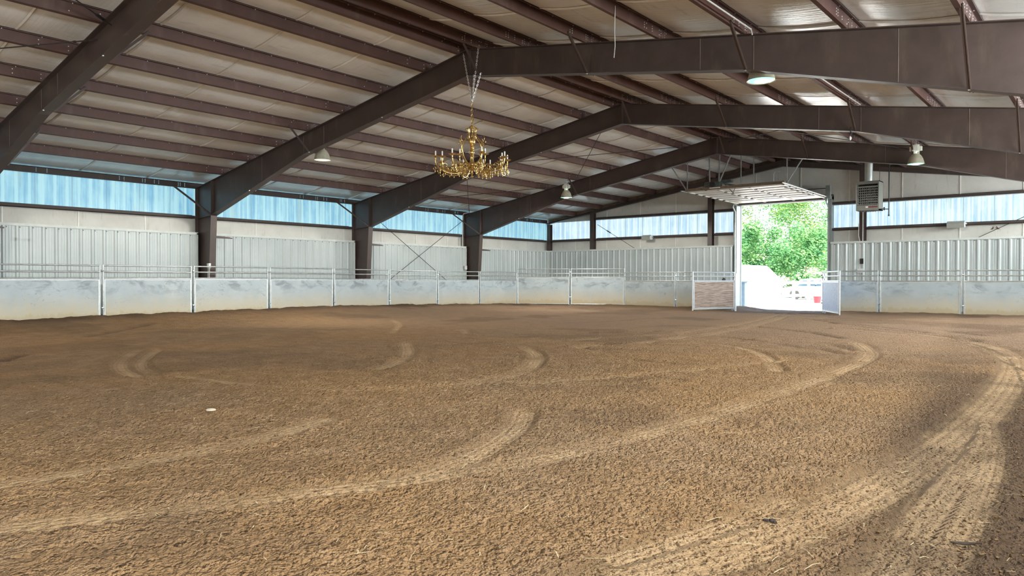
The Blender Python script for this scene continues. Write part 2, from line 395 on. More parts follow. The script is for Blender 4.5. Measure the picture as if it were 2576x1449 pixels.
# ------------------------------------------------------------------ floor with wheel tracks
# each track: ground polyline (x, y) in metres and half width
def gp(px, py, z=0.0):
    yaw, pit, rol, f = CAMP
    fw = np.array([math.sin(yaw)*math.cos(pit), math.cos(yaw)*math.cos(pit), math.sin(pit)])
    r = np.array([math.cos(yaw), -math.sin(yaw), 0]); u = np.cross(r, fw)
    r2 = r*math.cos(rol)+u*math.sin(rol); u2 = -r*math.sin(rol)+u*math.cos(rol)
    d = fw + r2*(px-1288)/f + u2*(724.5-py)/f
    t = (z-CAM_H)/d[2]; return (d[0]*t, d[1]*t)
CAMP = (-.7009, -.0111, .0013, 1818.1)
TRK = [
 ([(-150,1342),(0,1325),(200,1303),(400,1283),(600,1258),(800,1232),(1000,1210),(1200,1182),(1400,1145),(1600,1098),(1800,1042),(1950,992),(2100,940),(2180,905),(2196,885),(2160,862)], .15),
 ([(-150,1240),(0,1214),(200,1184),(400,1150),(600,1114),(730,1080),(820,1052)], .14),
 ([(1318,1036),(1305,1072),(1255,1108),(1155,1165),(1070,1195),(950,1216)], .13),
 ([(2190,1520),(2240,1440),(2330,1310),(2415,1200),(2465,1130),(2476,1090),(2470,1060)], .15),
 ([(2310,1520),(2360,1420),(2420,1310),(2462,1220),(2486,1150),(2490,1110)], .13),
 ([(1500,1500),(1640,1440),(1820,1385),(2010,1320),(2200,1232),(2350,1142),(2455,1060),(2525,985),(2556,925),(2545,890),(2470,862),(2330,845),(2120,826)], .21),
 ([(1560,1400),(1720,1350),(1900,1290),(1990,1255)], .10),
 ([(352,878),(318,897),(300,915),(308,932),(345,946)], .12),
 ([(398,879),(368,898),(352,914),(360,928),(390,940)], .11),
 ([(1022,862),(1032,886),(1005,912),(945,930)], .14),
 ([(1325,874),(1358,893),(1344,922),(1285,948),(1150,974),(900,984),(620,968),(450,944)], .14),
 ([(1650,862),(1790,862),(1880,876),(1935,898),(1957,935)], .12),
 ([(1975,783),(1915,805),(1770,831),(1600,846),(1350,858),(1150,866)], .16),
 ([(2005,783),(1950,806),(1830,835),(1650,857),(1450,872)], .16),
 ([(1990,905),(1800,925),(1600,945),(1300,965)], .12),
 ([(2010,800),(2210,828),(2400,850),(2520,884),(2590,960)], .13),
 ([(985,802),(1010,818),(985,838)], .12),
 ([(1145,832),(1165,826),(1175,840)], .12),
 ([(1340,965),(1420,968),(1600,965),(1700,960)], .12),
]
FUR = [[(2090,810),(2260,826),(2400,845),(2470,858)],[(2090,826),(2280,842),(2420,856),(2520,892)],[(2360,828),(2470,843)],[(2075,860),(2165,880)],[(2040,868),(2140,892)],
 [(1480,864),(1640,860)],[(1700,796),(1560,806),(1400,812)],[(215,846),(300,831),(385,820)],[(0,908),(22,897),(50,892)],[(1420,872),(1560,878),(1700,884)],[(1600,905),(1720,915)],
 [(1300,840),(1480,836),(1650,832)],[(950,872),(1100,868),(1250,860)],[(900,905),(1010,893)],[(1900,820),(2040,836),(2120,850)],[(1820,846),(1960,862),(2050,876)]]
def build_floor():
    def axis(segs):
        out = [segs[0][0]]
        for a,b,st in segs:
            n = max(1, int(round((b-a)/st))); out += list(a + (b-a)*np.arange(1,n+1)/n)
        return np.array(out)
    xs = axis([(WX,-20.9,.3),(-20.9,-12,.08),(-12,-7,.05),(-7,1.0,.024),(1.0,WXR,.25)])
    ys = axis([(YB-.6,1.0,.5),(1.0,2.0,.05),(2.0,7.0,.024),(7,12,.05),(12,27.2,.08),(27.2,GY+.1,.25)])
    X, Y = np.meshgrid(xs, ys, indexing='ij')
    x = X.ravel(); y = Y.ravel()
    tdist = np.full(x.shape, 9.0); ts = np.zeros(x.shape); thw = np.full(x.shape, .15)
    for pl, hw in TRK:
        P = np.array([gp(*q) for q in pl])
        # smooth the polyline
        for _ in range(3):
            Q = [P[0]]
            for i in range(len(P)-1): Q += [P[i]*.75+P[i+1]*.25, P[i]*.25+P[i+1]*.75]
            P = np.array(Q+[P[-1]])
        seg = np.hypot(*(P[1:]-P[:-1]).T); cum = np.concatenate([[0],np.cumsum(seg)])
        lo = P.min(0)-.6; hi = P.max(0)+.6
        idx = np.where((x>lo[0])&(x<hi[0])&(y>lo[1])&(y<hi[1]))[0]
        if not len(idx): continue
        px = x[idx]; py = y[idx]; bd = np.full(px.shape, 9.0); bs = np.zeros(px.shape)
        for i in range(len(P)-1):
            if seg[i] < 1e-6: continue
            ax, ay = P[i]; dx, dy = (P[i+1]-P[i])/seg[i]
            t = np.clip((px-ax)*dx+(py-ay)*dy, 0, seg[i])
            d = np.hypot(px-ax-dx*t, py-ay-dy*t); m = d < bd
            bd[m] = d[m]; bs[m] = cum[i]+t[m]
        nd = bd/hw; m = nd < tdist[idx]
        tdist[idx[m]] = nd[m]; ts[idx[m]] = bs[m]; thw[idx[m]] = hw
    fur = np.zeros(x.shape)
    for pl in FUR:
        P = np.array([gp(*q) for q in pl])
        for i in range(len(P)-1):
            a0 = P[i]; d0 = P[i+1]-a0; L0 = np.hypot(*d0); d0 = d0/L0
            idx = np.where((x>min(a0[0],P[i+1][0])-.5)&(x<max(a0[0],P[i+1][0])+.5)&(y>min(a0[1],P[i+1][1])-.5)&(y<max(a0[1],P[i+1][1])+.5))[0]
            t = np.clip((x[idx]-a0[0])*d0[0]+(y[idx]-a0[1])*d0[1],0,L0)
            dd = np.hypot(x[idx]-a0[0]-d0[0]*t, y[idx]-a0[1]-d0[1]*t)
            fur[idx] = np.maximum(fur[idx], np.exp(-(dd/.11)**2))
    fur *= np.clip(.5+2.2*fbm(x,y,1.4,3,77)+.3,0,1)
    td = np.minimum(tdist, 4.0)
    near = 1-smooth(8, 20, np.hypot(x,y))
    z = bank(x, y) + .05*fbm(x,y,.35,3,5) + .030*fbm(x,y,2.0,3,9) + .022*fbm(x,y,9.0,3,13)
    z += near*.042*(fbm(x,y,20.0,3,21))
    tm = 1-smooth(.7,1.15,td)
    ridge = np.exp(-((td-1.25)/.22)**2)
    rough = 1-.75*tm
    zb = bank(x,y); z = zb + (z-zb)*rough - .016*tm + .014*ridge
    # harrow lines far away and loose lip of dirt beside the panels
    lip = np.exp(-((x+20.25)/.35)**2)*(.06+.12*fbm(x,y,2.6,4,31)) + np.exp(-((y-26.6)/.3)**2)*(np.abs(x+9.85)>2)*(.03+.08*fbm(x,y,2.6,4,33))
    z += lip - .05*fur
    shadow_dark = np.clip(smooth(-1.9,-.3,x - .28*y*0)*.0 + smooth(-.75,-.25, x+.13*y+.05*np.sin(y*1.3))*(1-.75*smooth(6.5,12,y)) + .35*smooth(.05,.2,fbm(x,y,.5,4,41)) + .8*np.exp(-((x+20.25)/.45)**2) + .5*smooth(25.2,26.6,y) + .75*fur,0,1)  # painted shadow in the viewer-side corner; darker patches, panel feet and furrows
    nx, ny = len(xs), len(ys)
    me = bpy.data.meshes.new('floor')
    co = np.stack([x,y,z],1).astype(np.float32)
    I = (np.arange(nx-1)[:,None]*ny + np.arange(ny-1)[None,:]).ravel()
    quads = np.stack([I, I+ny, I+ny+1, I+1],1).astype(np.int32)
    me.vertices.add(len(co)); me.vertices.foreach_set('co', co.ravel())
    me.loops.add(quads.size); me.loops.foreach_set('vertex_index', quads.ravel())
    me.polygons.add(len(quads)); me.polygons.foreach_set('loop_start', np.arange(0,quads.size,4,dtype=np.int32))
    me.polygons.foreach_set('use_smooth', np.ones(len(quads),dtype=bool))
    me.update(calc_edges=True)
    for k,v in (('track_d',td),('track_s',ts),('shadow_dark',shadow_dark)):
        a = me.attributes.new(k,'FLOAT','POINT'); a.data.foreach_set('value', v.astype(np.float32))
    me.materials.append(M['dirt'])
    o = bpy.data.objects.new('floor', me); COL.objects.link(o); tag(o, 'brown dirt arena floor marked with curving wheel tracks', 'floor', kind='structure')
    global GX, GYS, GZ; GX, GYS, GZ = xs, ys, z.reshape(nx,ny)
    return o
build_floor()
def gz(x, y):
    i = min(max(np.searchsorted(GX, x)-1,0),len(GX)-2); j = min(max(np.searchsorted(GYS, y)-1,0),len(GYS)-2)
    return float(GZ[i:i+2,j:j+2].mean())

# ------------------------------------------------------------------ roof lining
PUR_L = [.26] + [1.33+1.475*k for k in range(7)]
PUR_R = [.34] + [1.50+1.5*k for k in range(7)]
PD = .205
def build_ceiling():
    b = MB(); ys = np.arange(YB, GY+.05, .3)
    tabs = MB()
    for sgn, PUR in ((-1,PUR_L),(1,PUR_R)):
        offs = [0]+PUR+[12.15]; prof = []
        for i in range(len(offs)-1):
            a, c = offs[i], offs[i+1]; n = 8
            for k in range(n):
                t = k/n; o = a+(c-a)*t
                prof.append((o, (0 if i == 0 else .05)*4*t*(1-t)))
        prof.append((offs[-1],0))
        pts = [(XR+sgn*o, 6.003-SL*o+PD+.012-s) for o,s in prof]
        V = []; F = []; m = len(pts); 
        for j,y in enumerate(ys):
            k = (y-9.57)/1.829; fr = abs(k-round(k))*1.829
            pk = .012*math.exp(-(fr/.12)**2)
            for (xx,zz) in pts: V.append((xx,y,zz+pk))
        for j in range(len(ys)-1):
            for i in range(m-1): F.append((j*m+i, j*m+i+1, (j+1)*m+i+1, (j+1)*m+i))
        b.add(V,F)
        for k in range(-9,11):
            y = 9.57+1.829*k
            if not (YB < y < GY): continue
            q = random.uniform(.012,.03)
            A = [(xx,y-.028,zz-.004) for xx,zz in pts]; B = [(xx,y+.004,zz-.004-q*(1 if (i%8) else .2)) for i,(xx,zz) in enumerate(pts)]
            C = [(xx,y+.03,zz-.002) for xx,zz in pts]
            tabs.strip(A,B); tabs.strip(B,C)
    o = b.build('ceiling', M['insul'], smooth=True); tag(o, 'sagging white vinyl roof insulation on both slopes', 'ceiling', kind='structure')
    tabs.build('seam_tape', M['seam'], o, smooth=True)
    # outer roof sheet that keeps the sun out
    r = MB()
    for sgn in (-1,1):
        p = [(XR,6.003+PD+.10),(XR+sgn*12.45,6.003-SL*12.45+PD+.10),(XR+sgn*12.45,6.003-SL*12.45+PD+.14),(XR,6.003+PD+.14)]
        r.prism(p, YB-.1, GY+.35)
    tag(r.build('roof', M['trim_white']), 'outer metal roof sheet of the arena hall', 'roof', kind='structure')
build_ceiling()

# ------------------------------------------------------------------ walls, translucent window strips, wainscot
def corr(u0, u1, pitch=.3048, depth=.03, minor=True, phase=0.0):
    """ribbed sheet profile: (u, d)"""
    pts = []; k = math.floor((u0-phase)/pitch)-1
    raw = []
    while True:
        c = phase+k*pitch
        if c > u1+pitch: break
        raw += [(c-.055,0),(c-.022,depth),(c+.022,depth),(c+.055,0)]
        if minor: raw += [(c+.112,0),(c+.120,.006),(c+.132,.006),(c+.140,0),(c+.172,0),(c+.180,.006),(c+.192,.006),(c+.200,0)]
        k += 1
    for u,d in raw:
        if u0 <= u <= u1: pts.append((u,d))
    return [(u0,0)]+pts+[(u1,0)]
def sheet_mesh(kind, plane, u0, u1, z0, z1, sgn, **kw):
    """kind 'x': wall plane x=const running along y;  kind 'y': plane y=const running along x. sgn: direction the ribs point"""
    b = MB(); pr = corr(u0,u1,**kw)
    if kind == 'x': A = [(plane+sgn*d,u,z0) for u,d in pr]; B = [(plane+sgn*d,u,z1) for u,d in pr]
    else: A = [(u,plane+sgn*d,z0) for u,d in pr]; B = [(u,plane+sgn*d,z1) for u,d in pr]
    return b.strip(A,B)
def wall_seams(b, kind, plane, us, z0, z1, sgn):
    for u in us:
        w = .016
        if kind == 'x': b.box(plane if sgn>0 else plane-.02, plane+.02 if sgn>0 else plane, u-w,u+w,z0,z1)
        else: b.box(u-w,u+w, plane-.02 if sgn<0 else plane, plane if sgn<0 else plane+.02, z0,z1)

DX0, DX1, DZ = -12.40, -8.74, 4.30      # door opening
# side wall (left): insulation below the windows
b = MB(); b.box(WX-.12, WX, YB, GY+.1, -.1, Z_SILL)
w = b.build('wall_left', M['wall_insul']); tag(w, 'long side wall lined with white insulation', 'wall', kind='structure')
s_ = MB(); wall_seams(s_, 'x', WX, [9.57+1.829*k for k in range(-8,11)], Z_WAINS, Z_SILL, 1); s_.build('seam', M['seam'], w)
b = MB(); b.box(WXR, WXR+.12, YB, GY+.1, -.1, Z_SILL)
tag(b.build('wall_right', M['wall_insul']), 'long side wall beside the viewer', 'wall', kind='structure')
# far gable wall
b = MB()
b.box(WX-.1, DX0-.10, GY, GY+.12, -.1, Z_SILL); b.box(DX1+.10, WXR+.1, GY, GY+.12, -.1, Z_SILL)
def gab(x): return ztop(x)+PD+.08
b.prism([(WX-.1,Z_HEAD-.02),(DX0-.10,Z_HEAD-.02),(DX0-.10,gab(DX0)),(WX-.1,gab(WX))], GY, GY+.12)
b.prism([(DX0-.10,DZ+.12),(DX1+.10,DZ+.12),(DX1+.10,gab(DX1)),(XR,gab(XR)),(DX0-.10,gab(DX0))], GY, GY+.12)
b.prism([(DX1+.10,Z_HEAD-.02),(WXR+.1,Z_HEAD-.02),(WXR+.1,gab(WXR)),(DX1+.10,gab(DX1))], GY, GY+.12)
w = b.build('wall_far', M['wall_insul']); tag(w, 'far gable wall lined with white insulation around the big door', 'wall', kind='structure')
s_ = MB()
for k in range(14):
    u = -22.66+1.829*k
    if DX0-.3 < u < DX1+.3: continue
    wall_seams(s_, 'y', GY, [u], Z_WAINS, Z_SILL-.08, -1); wall_seams(s_, 'y', GY, [u], Z_HEAD+.02, min(ztop(u)-.1, 5.9), -1)
for u in (-11.69,-9.86): wall_seams(s_, 'y', GY, [u], DZ+.3, ztop(u)-.1, -1)
s_.build('seam', M['seam'], w)
b = MB(); b.box(WX-.1, DX0, YB-.12, YB, -.1, Z_SILL); b.box(DX1, WXR+.1, YB-.12, YB, -.1, Z_SILL)
b.prism([(WX-.1,Z_HEAD),(DX0,Z_HEAD),(DX0,gab(DX0)),(WX-.1,gab(WX))], YB-.12, YB)
b.prism([(DX0,DZ),(DX1,DZ),(DX1,gab(DX1)),(XR,gab(XR)),(DX0,gab(DX0))], YB-.12, YB)
b.prism([(DX1,Z_HEAD),(WXR+.1,Z_HEAD),(WXR+.1,gab(WXR)),(DX1,gab(DX1))], YB-.12, YB)
tag(b.build('wall_back', M['wall_insul']), 'gable wall behind the viewer with an open doorway', 'wall', kind='structure')
# window strips
wi = 1
for (x0,x1) in ((WX,DX0),(DX1,WXR)):
    o = sheet_mesh('y', YB-.03, x0, x1, Z_SILL-.02, Z_HEAD+.02, -1, minor=False).build(f'window_{wi}', M['win_back']); tag(o, 'translucent panel strip on the wall behind the viewer', 'window', kind='structure'); wi += 1
bays_y = [(FY[i]+.02, FY[i+1]-.02) for i in range(-1,5)]
bays_y[0] = (YB, bays_y[0][1]); bays_y[-1] = (bays_y[-1][0], GY+.1)
LN = {1:'bay before the first arch in view', 2:'bay', 3:'bay', 4:'bay'}
for i,(y0,y1) in enumerate(bays_y):
    o = sheet_mesh('x', WX-.02, y0-.02, y1+.02, Z_SILL-.02, 4.235, -1).build(f'window_{wi}', M['win_left']); tag(o, 'translucent blue panel strip high on the long side wall', 'window', kind='structure'); wi += 1
    o = sheet_mesh('x', WXR+.02, y0-.02, y1+.02, Z_SILL-.02, 4.235, 1, minor=False).build(f'window_{wi}', M['win_sun']); tag(o, 'sunlit translucent panel strip on the wall beside the viewer', 'window', kind='structure'); wi += 1
for (x0,x1) in ((WX,DX0-.12),(DX1+.12,WXR)):
    o = sheet_mesh('y', GY+.03, x0, x1, Z_SILL-.02, Z_HEAD+.02, 1).build(f'window_{wi}', M['win_far']); tag(o, 'translucent pale panel strip beside the big door', 'window', kind='structure'); wi += 1

# steel girts
def girt(a, b_, kind, z, d, label, hgt=.085):
    m = MB()
    if kind == 'x':   # along y on a side wall
        x0 = WX; m.box(x0, x0+.20, a, b_, z-hgt, z-hgt+.012); m.box(x0+.19, x0+.20, a, b_, z-hgt, z); m.box(x0, x0+.012, a, b_, z-hgt, z+.03)
    else:
        y0 = GY; m.box(a, b_, y0-.20, y0, z-hgt, z-hgt+.012); m.box(a, b_, y0-.20, y0-.19, z-hgt, z); m.box(a, b_, y0-.012, y0, z-hgt, z+.03)
    o = m.build('wall_girt', M['girt']); return tag(o, label, 'girt', 'steel girts along the window strips')
BAYN = {-1:'behind the viewer', 0:'beside the viewer', 1:'before the chandelier arch', 2:'just beyond the chandelier arch', 3:'with the crossed brace rods', 4:'in the far corner'}
for i in range(0,5):
    girt(FY[i]+.12, FY[i+1]-.12, 'x', Z_SILL, 1, f'dark girt under the blue side windows, bay {BAYN[i]}')
GC = [XR-9.144, XR-3.048, XR+3.048, XR+9.144]
girt(WX+.35, GC[0]-.12, 'y', Z_SILL, 1, 'short dark girt under the far wall window next to the corner')
girt(GC[0]+.12, GC[1]-.12, 'y', Z_SILL, 1, 'long dark girt under the far wall window, carrying a loudspeaker, on the plywood gate side')
girt(GC[1]+.12, DX0-.14, 'y', Z_SILL, 1, 'very short dark girt under the narrow window touching the big door')
girt(DX1+.14, GC[2]-.12, 'y', Z_SILL, 1, 'short dark girt under the window below the gas heater')
girt(GC[2]+.12, GC[3]-.12, 'y', Z_SILL, 1, 'long dark girt under the far wall window on the gas heater side')
girt(GC[0]+.12, GC[1]-.12, 'y', Z_HEAD+.085, 1, 'long dark girt above the far wall window on the plywood gate side')
girt(GC[1]+.12, DX0-.14, 'y', Z_HEAD+.085, 1, 'very short dark girt above the narrow window touching the big door')
girt(DX1+.14, GC[2]-.12, 'y', Z_HEAD+.085, 1, 'short dark girt above the window right behind the gas heater')
girt(GC[2]+.12, GC[3]-.12, 'y', Z_HEAD+.085, 1, 'long dark girt above the far wall window on the gas heater side')

# wainscot
def wainscot(kind, plane, a, c, sgn, label, phase):
    root = empty('wainscot_panel', ((plane,(a+c)/2,0) if kind=='x' else ((a+c)/2,plane,0)), label=label, cat='wall panel', group='ribbed metal wainscot panels')
    sheet_mesh(kind, plane, a, c, -.05, Z_WAINS-.03, sgn, phase=phase, depth=.032).build('ribbed_sheet', M['wains'], root, world=True)
    t = MB()
    if kind == 'x':
        t.box(plane-.03, plane+.045, a, c, Z_WAINS-.05, Z_WAINS+.02); t.box(plane-.33, plane-.0, a, c, Z_WAINS+.005, Z_WAINS+.02)
        t.box(plane-.03, plane+.045, c-.04, c, -.05, Z_WAINS)
        s = t; t.cur = 1
        u = a+.15
        while u < c-.1: s.box(plane+.0, plane+.012, u-.012,u+.012, Z_WAINS-.095, Z_WAINS-.075); u += .3048
    else:
        t.box(a, c, plane-.045, plane+.03, Z_WAINS-.05, Z_WAINS+.02); t.box(a, c, plane, plane+.34, Z_WAINS+.005, Z_WAINS+.02)
        s = t; t.cur = 1; u = a+.15
        while u < c-.1: s.box(u-.012,u+.012, plane-.012, plane, Z_WAINS-.095, Z_WAINS-.075); u += .3048
    t.build('cap_trim', [M['trim_white'],M['girt']], root, world=True)
    return root
WPX = -22.27; WPY = YE-.16
for i in range(0,5):
    a = FY[i]+.115; c = FY[i+1]-.115 if i < 4 else WPY
    wainscot('x', WPX, a, c, 1, f'pale ribbed metal wainscot on the long side wall, bay {BAYN[i]}', FY[i]+.2)
wainscot('y', WPY, WPX, DX0-.14, -1, 'pale ribbed metal wainscot on the far wall, corner to big door', WPX+.2)
wainscot('y', WPY, DX1+.14, WXR-.2, -1, 'pale ribbed metal wainscot on the far wall below the gas heater', WPX+.2)

# ------------------------------------------------------------------ rigid steel arches
FW = .10    # half flange width
KX = -21.451; KZ = 3.139; KO = 6.0
def mirror(p): return [(2*XR-x, z) for x,z in p]
def plate_along(m, a, b_, y, t=.014, hw=FW):
    """flange: a plate of width 2*hw in y following the line a->b in the xz plane"""
    m.bar((a[0],y,a[1]),(b_[0],y,b_[1]), 2*hw, t, up=(-(b_[1]-a[1]),0,b_[0]-a[0]))
def build_arch(i):
    y = FY[i]; nm = ARCH[i]
    root = empty('steel_arch', (XR, y, 0), label=nm, cat='steel arch', group='rigid steel arches across the hall')
    for sgn in (1,-1):
        T = (lambda p: p) if sgn == 1 else (lambda p: (2*XR-p[0],p[1]))
        base_in = T((-21.66,0)); knee = T((KX,KZ)); top_out = T((XL,ztop(XL))); out0 = T((XL,0)); knee_t = T((KX,ztop(KX)))
        kink = T((XR-KO, 5.459-SL*KO)); apex_b = (XR,5.459); apex_t = (XR,6.003)
        c = MB()
        c.prism([out0, base_in, knee, knee_t, top_out], y-.005, y+.005)
        plate_along(c, out0, top_out, y); plate_along(c, base_in, knee, y); plate_along(c, top_out, knee_t, y)
        c.box(min(out0[0],base_in[0])-.05, max(out0[0],base_in[0])+.05, y-.14, y+.14, 0, .02)
        c.build('column', M['frame'], root, world=True)
        r = MB()
        r.prism([knee, kink, apex_b, apex_t, knee_t], y-.005, y+.005)
        plate_along(r, knee, kink, y); plate_along(r, kink, apex_b, y); plate_along(r, knee_t, apex_t, y)
        r.build('rafter', M['frame'], root, world=True)
        s = MB(); s.box(knee[0]-.011, knee[0]+.011, y-FW, y+FW, KZ, knee_t[1]); s.build('knee_plate', M['frame'], root, world=True)
        s = MB(); s.bar((out0[0],y,KZ-.06),(knee[0],y,KZ), 2*FW-.02, .012); s.bar((out0[0],y-.0,KZ-.50),(knee[0]-sgn*.06,y,KZ-.47), .03, .008); s.build('cross_stiffener', M['frame'], root, world=True)
        for o in (5.2, 6.1, 8.15):
            s = MB(); xx = XR - sgn*o
            zb = 5.459-SL*o if o <= KO else 5.459-SL*KO + (o-KO)/(abs(KX-XR)-KO)*(KZ-(5.459-SL*KO))
            s.box(xx-.004,xx+.004, y-.010,y+.010, zb, ztop(xx)-.01); s.build('weld_seam', M['frame_seam'], root, world=True)
        # angle braces from purlins and the eave strut down to the bottom flange
        PUR = PUR_L if sgn == 1 else PUR_R
        lst = [(PUR[4],-1),(PUR[2],1),(PUR[4],1),(PUR[6],1)] if sgn == 1 else [(PUR[2],-1),(PUR[4],-1),(PUR[6],-1),(PUR[2],1),(PUR[4],1),(PUR[6],1)]
        for o,dirn in lst:
            if i == 1 and sgn == 1 and dirn < 0: continue
            xx = XR - sgn*o
            zb = 5.459-SL*o if o <= KO else 5.459-SL*KO + (o-KO)/(abs(KX-XR)-KO)*(KZ-(5.459-SL*KO))
            h = ztop(xx)-zb
            k = MB(); k.bar((xx,y+dirn*.09,zb-.005),(xx,y+dirn*min(.75,.12+h*1.05),ztop(xx)+.05), .045, .012)
            k.bar((xx+.02,y+dirn*.09,zb-.005),(xx+.02,y+dirn*min(.75,.12+h*1.05),ztop(xx)+.05), .012, .045)
            k.build('flange_brace', M['frame'], root, world=True)
        k = MB(); k.bar((knee[0]-sgn*.02,y-.08,KZ+.02),(out0[0]-sgn*.05,y-.78,4.08), .05, .05); k.build('knee_brace', M['frame'], root, world=True)
        k = MB(); k.bar((base_in[0]+sgn*.14,y+.05,2.46),(base_in[0]+sgn*.16,y+.62,2.46), .05, .035); k.bar((base_in[0]+sgn*.14,y+.05,2.50),(base_in[0]+sgn*.16,y+.55,2.475), .05, .03); k.build('side_bracket', M['frame'], root, world=True)
        bt = MB()
        for o in PUR[1:]:
            xx = XR - sgn*o
            zb = 5.459-SL*o if o <= KO else 5.459-SL*KO + (o-KO)/(abs(KX-XR)-KO)*(KZ-(5.459-SL*KO))
            if o in (PUR[2],PUR[4],PUR[6]):
                bt = MB(); bt.box(xx-.012,xx+.012,y-.09,y-.066,zb-.02,zb); bt.build('bolt', M['zinc'], root, world=True)
    s = MB(); s.box(XR-.014,XR+.014,y-FW,y+FW,5.459,6.003); s.build('ridge_plate', M['frame'], root, world=True)
    k = MB(); k.bar((XR+.28,y-.09,5.44),(XR+.28,y-.55,ztop(XR+.28)+.05), .05, .012); k.build('flange_brace', M['frame'], root, world=True)
    return root
M['frame_seam'] = simple('weld_seam_dusty', (.20,.16,.13), .7, 0, .2, 6)
ARCH = {-1:'brown steel arch behind the viewer at the open end', 0:'brown steel arch standing right beside the viewer',
        1:'brown steel arch cut off by the photo corner, crossing over the long side wall', 2:'brown steel arch with the chandelier chained to its peak',
        3:'brown steel arch between the chandelier arch and the raised door arch', 4:'last full brown steel arch, the raised door hangs behind its peak'}
for i in range(0,5): build_arch(i)
# end frame against the gable
root = empty('end_frame', (XR, YE, 0), label='shallow dark steel end frame along the top of the far wall', cat='steel frame')
for sgn in (1,-1):
    m = MB(); X0 = XR - sgn*11.95
    zb0 = 5.77-.149*11.95; 
    m.prism([(X0,zb0),(XR,5.77),(XR,6.003),(X0,ztop(X0))], YE-.02, YE+.02)
    m.prism([(X0,zb0-.006),(XR,5.764),(XR,5.776),(X0,zb0+.006)], YE-.09, YE+.09); m.prism([(X0,ztop(X0)-.012),(XR,5.991),(XR,6.003),(X0,ztop(X0))], YE-.09, YE+.09)
    m.build('rake_beam', M['frame_dark'] if 'frame_dark' in M else M['frame'], root, world=True)
    m = MB(); m.prism([(X0,ztop(X0)+.0),(XR,6.003),(XR,6.003+PD),(X0,ztop(X0)+PD)], YE+.10, YE+.12); m.build('closure_strip', M['wood_beam'], root, world=True)
    xc = XR - sgn*11.78
    m = MB(); m.box(xc-.10,xc+.10,YE-.10,YE-.09,0,3.98); m.box(xc-.10,xc+.10,YE+.09,YE+.10,0,3.98); m.box(xc-.006,xc+.006,YE-.09,YE+.09,0,3.98); m.build('corner_column', M['frame'], root, world=True)
for xc in GC:
    m = MB(); zt = 5.77-.149*abs(xc-XR)
    m.box(xc-.10,xc+.10,YE-.12,YE-.11,0,zt); m.box(xc-.10,xc+.10,YE+.11,YE+.12,0,zt); m.box(xc-.006,xc+.006,YE-.11,YE+.11,0,zt)
    m.build('gable_column', M['frame'], root, world=True)

# ------------------------------------------------------------------ purlins and eave struts
ORD = ['at the ridge','first below the ridge','second below the ridge','third below the ridge','fourth below the ridge','fifth below the ridge','sixth below the ridge','seventh below the ridge']
def build_purlin(sgn, k, o):
    x = XR + sgn*o; z = ztop(x)
    side = 'blue side windows' if sgn < 0 else 'gas heater side'
    root = empty('roof_purlin', (x, 11, z), label=f'red-brown roof purlin {ORD[k]}, slope over {side}', cat='purlin', group='roof purlins')
    m = MB(); t = .006; s = sgn
    c = SL*-sgn
    def q(dx, dz): return (x+dx, z+dz+c*dx)
    # Z section: web, top flange one way, bottom flange the other way, small lips
    for poly in ([q(-t/2,.004),q(t/2,.004),q(t/2,PD),q(-t/2,PD)],
                 [q(0,.004),q(-.07,.004),q(-.07,.012),q(0,.012)], [q(-.07,.004),q(-.064,.004),q(-.064,.026),q(-.07,.026)],
                 [q(0,PD-.008),q(.07,PD-.008),q(.07,PD),q(0,PD)], [q(.07,PD-.022),q(.064,PD-.022),q(.064,PD),q(.07,PD)]):
        m.prism(poly, YB, YE+.1)
    bt = m; cl = MB(); m.cur = 1
    for i in range(0,5):
        for dy in ((-.62,-.55,-.36,-.12,-.06,.06,.12,.36,.55,.62) if sgn > 0 else (-.6,-.12,.12,.6)):
            for dz in ((.06,.10,.14) if sgn > 0 else (.06,.14)):
                if random.random() < .15: continue
                bt.box(x+.003, x+.012, FY[i]+dy-.008, FY[i]+dy+.008, z+dz-.008, z+dz+.008)
        q_ = MB(); q_.box(x+.004,x+.012, FY[i]-.06, FY[i]+.06, z+.0, z+.17); q_.build('clip_plate', M['purlin'], root, world=True)
    y = YB+.3
    while y < YE:
        bt.box(x+.02+0, x+.034, y-.006,y+.006, z+PD-.024, z+PD-.008); y += .61
    m.build('z_section', [M['purlin'],M['zinc']], root, world=True)
for k,o in enumerate(PUR_L): build_purlin(-1,k,o)
for k,o in enumerate(PUR_R): build_purlin(1,k,o)
def eave(sgn, label):
    x = XR + sgn*11.93; z0 = 4.035; z1 = 4.20
    root = empty('eave_strut', (x, 11, z0), label=label, cat='eave strut')
    m = MB(); hr = .0085
    # web with rows of punched bolt holes beside every arch
    ylist = []
    for i in range(0,5):
        for dy in (-2.35,-2.22,-1.62,-1.35,-1.22,-.62,-.56,-.42,.62,1.62,1.88,4.4): ylist.append(FY[i]+dy)
    for dy in (-2.35,-2.22,-1.62,-1.35,-1.22,-.62): ylist.append(YE+dy)
    ylist = sorted(y for y in ylist if YB < y < YE)
    zs = [z0+.055, z0+.095, z0+.135]
    ycuts = [YB]
    for y in ylist: ycuts += [y-hr, y+hr]
    ycuts += [YE]
    zc = [z0]
    for z in zs: zc += [z-hr, z+hr]
    zc += [z1]
    for a in range(len(ycuts)-1):
        for c in range(len(zc)-1):
            if a % 2 == 1 and c % 2 == 1: continue
            m.add([(x,ycuts[a],zc[c]),(x,ycuts[a+1],zc[c]),(x,ycuts[a+1],zc[c+1]),(x,ycuts[a],zc[c+1])],[(0,1,2,3)])
    m.box(x, x-sgn*.08, YB, YE, z0-.004, z0+.004) if sgn < 0 else m.box(x-.08, x, YB, YE, z0-.004, z0+.004)
    m.box(min(x,x-sgn*.08), max(x,x-sgn*.08), YB, YE, z1-.004, z1+.004)
    m.build('c_section', M['girt'], root, world=True)
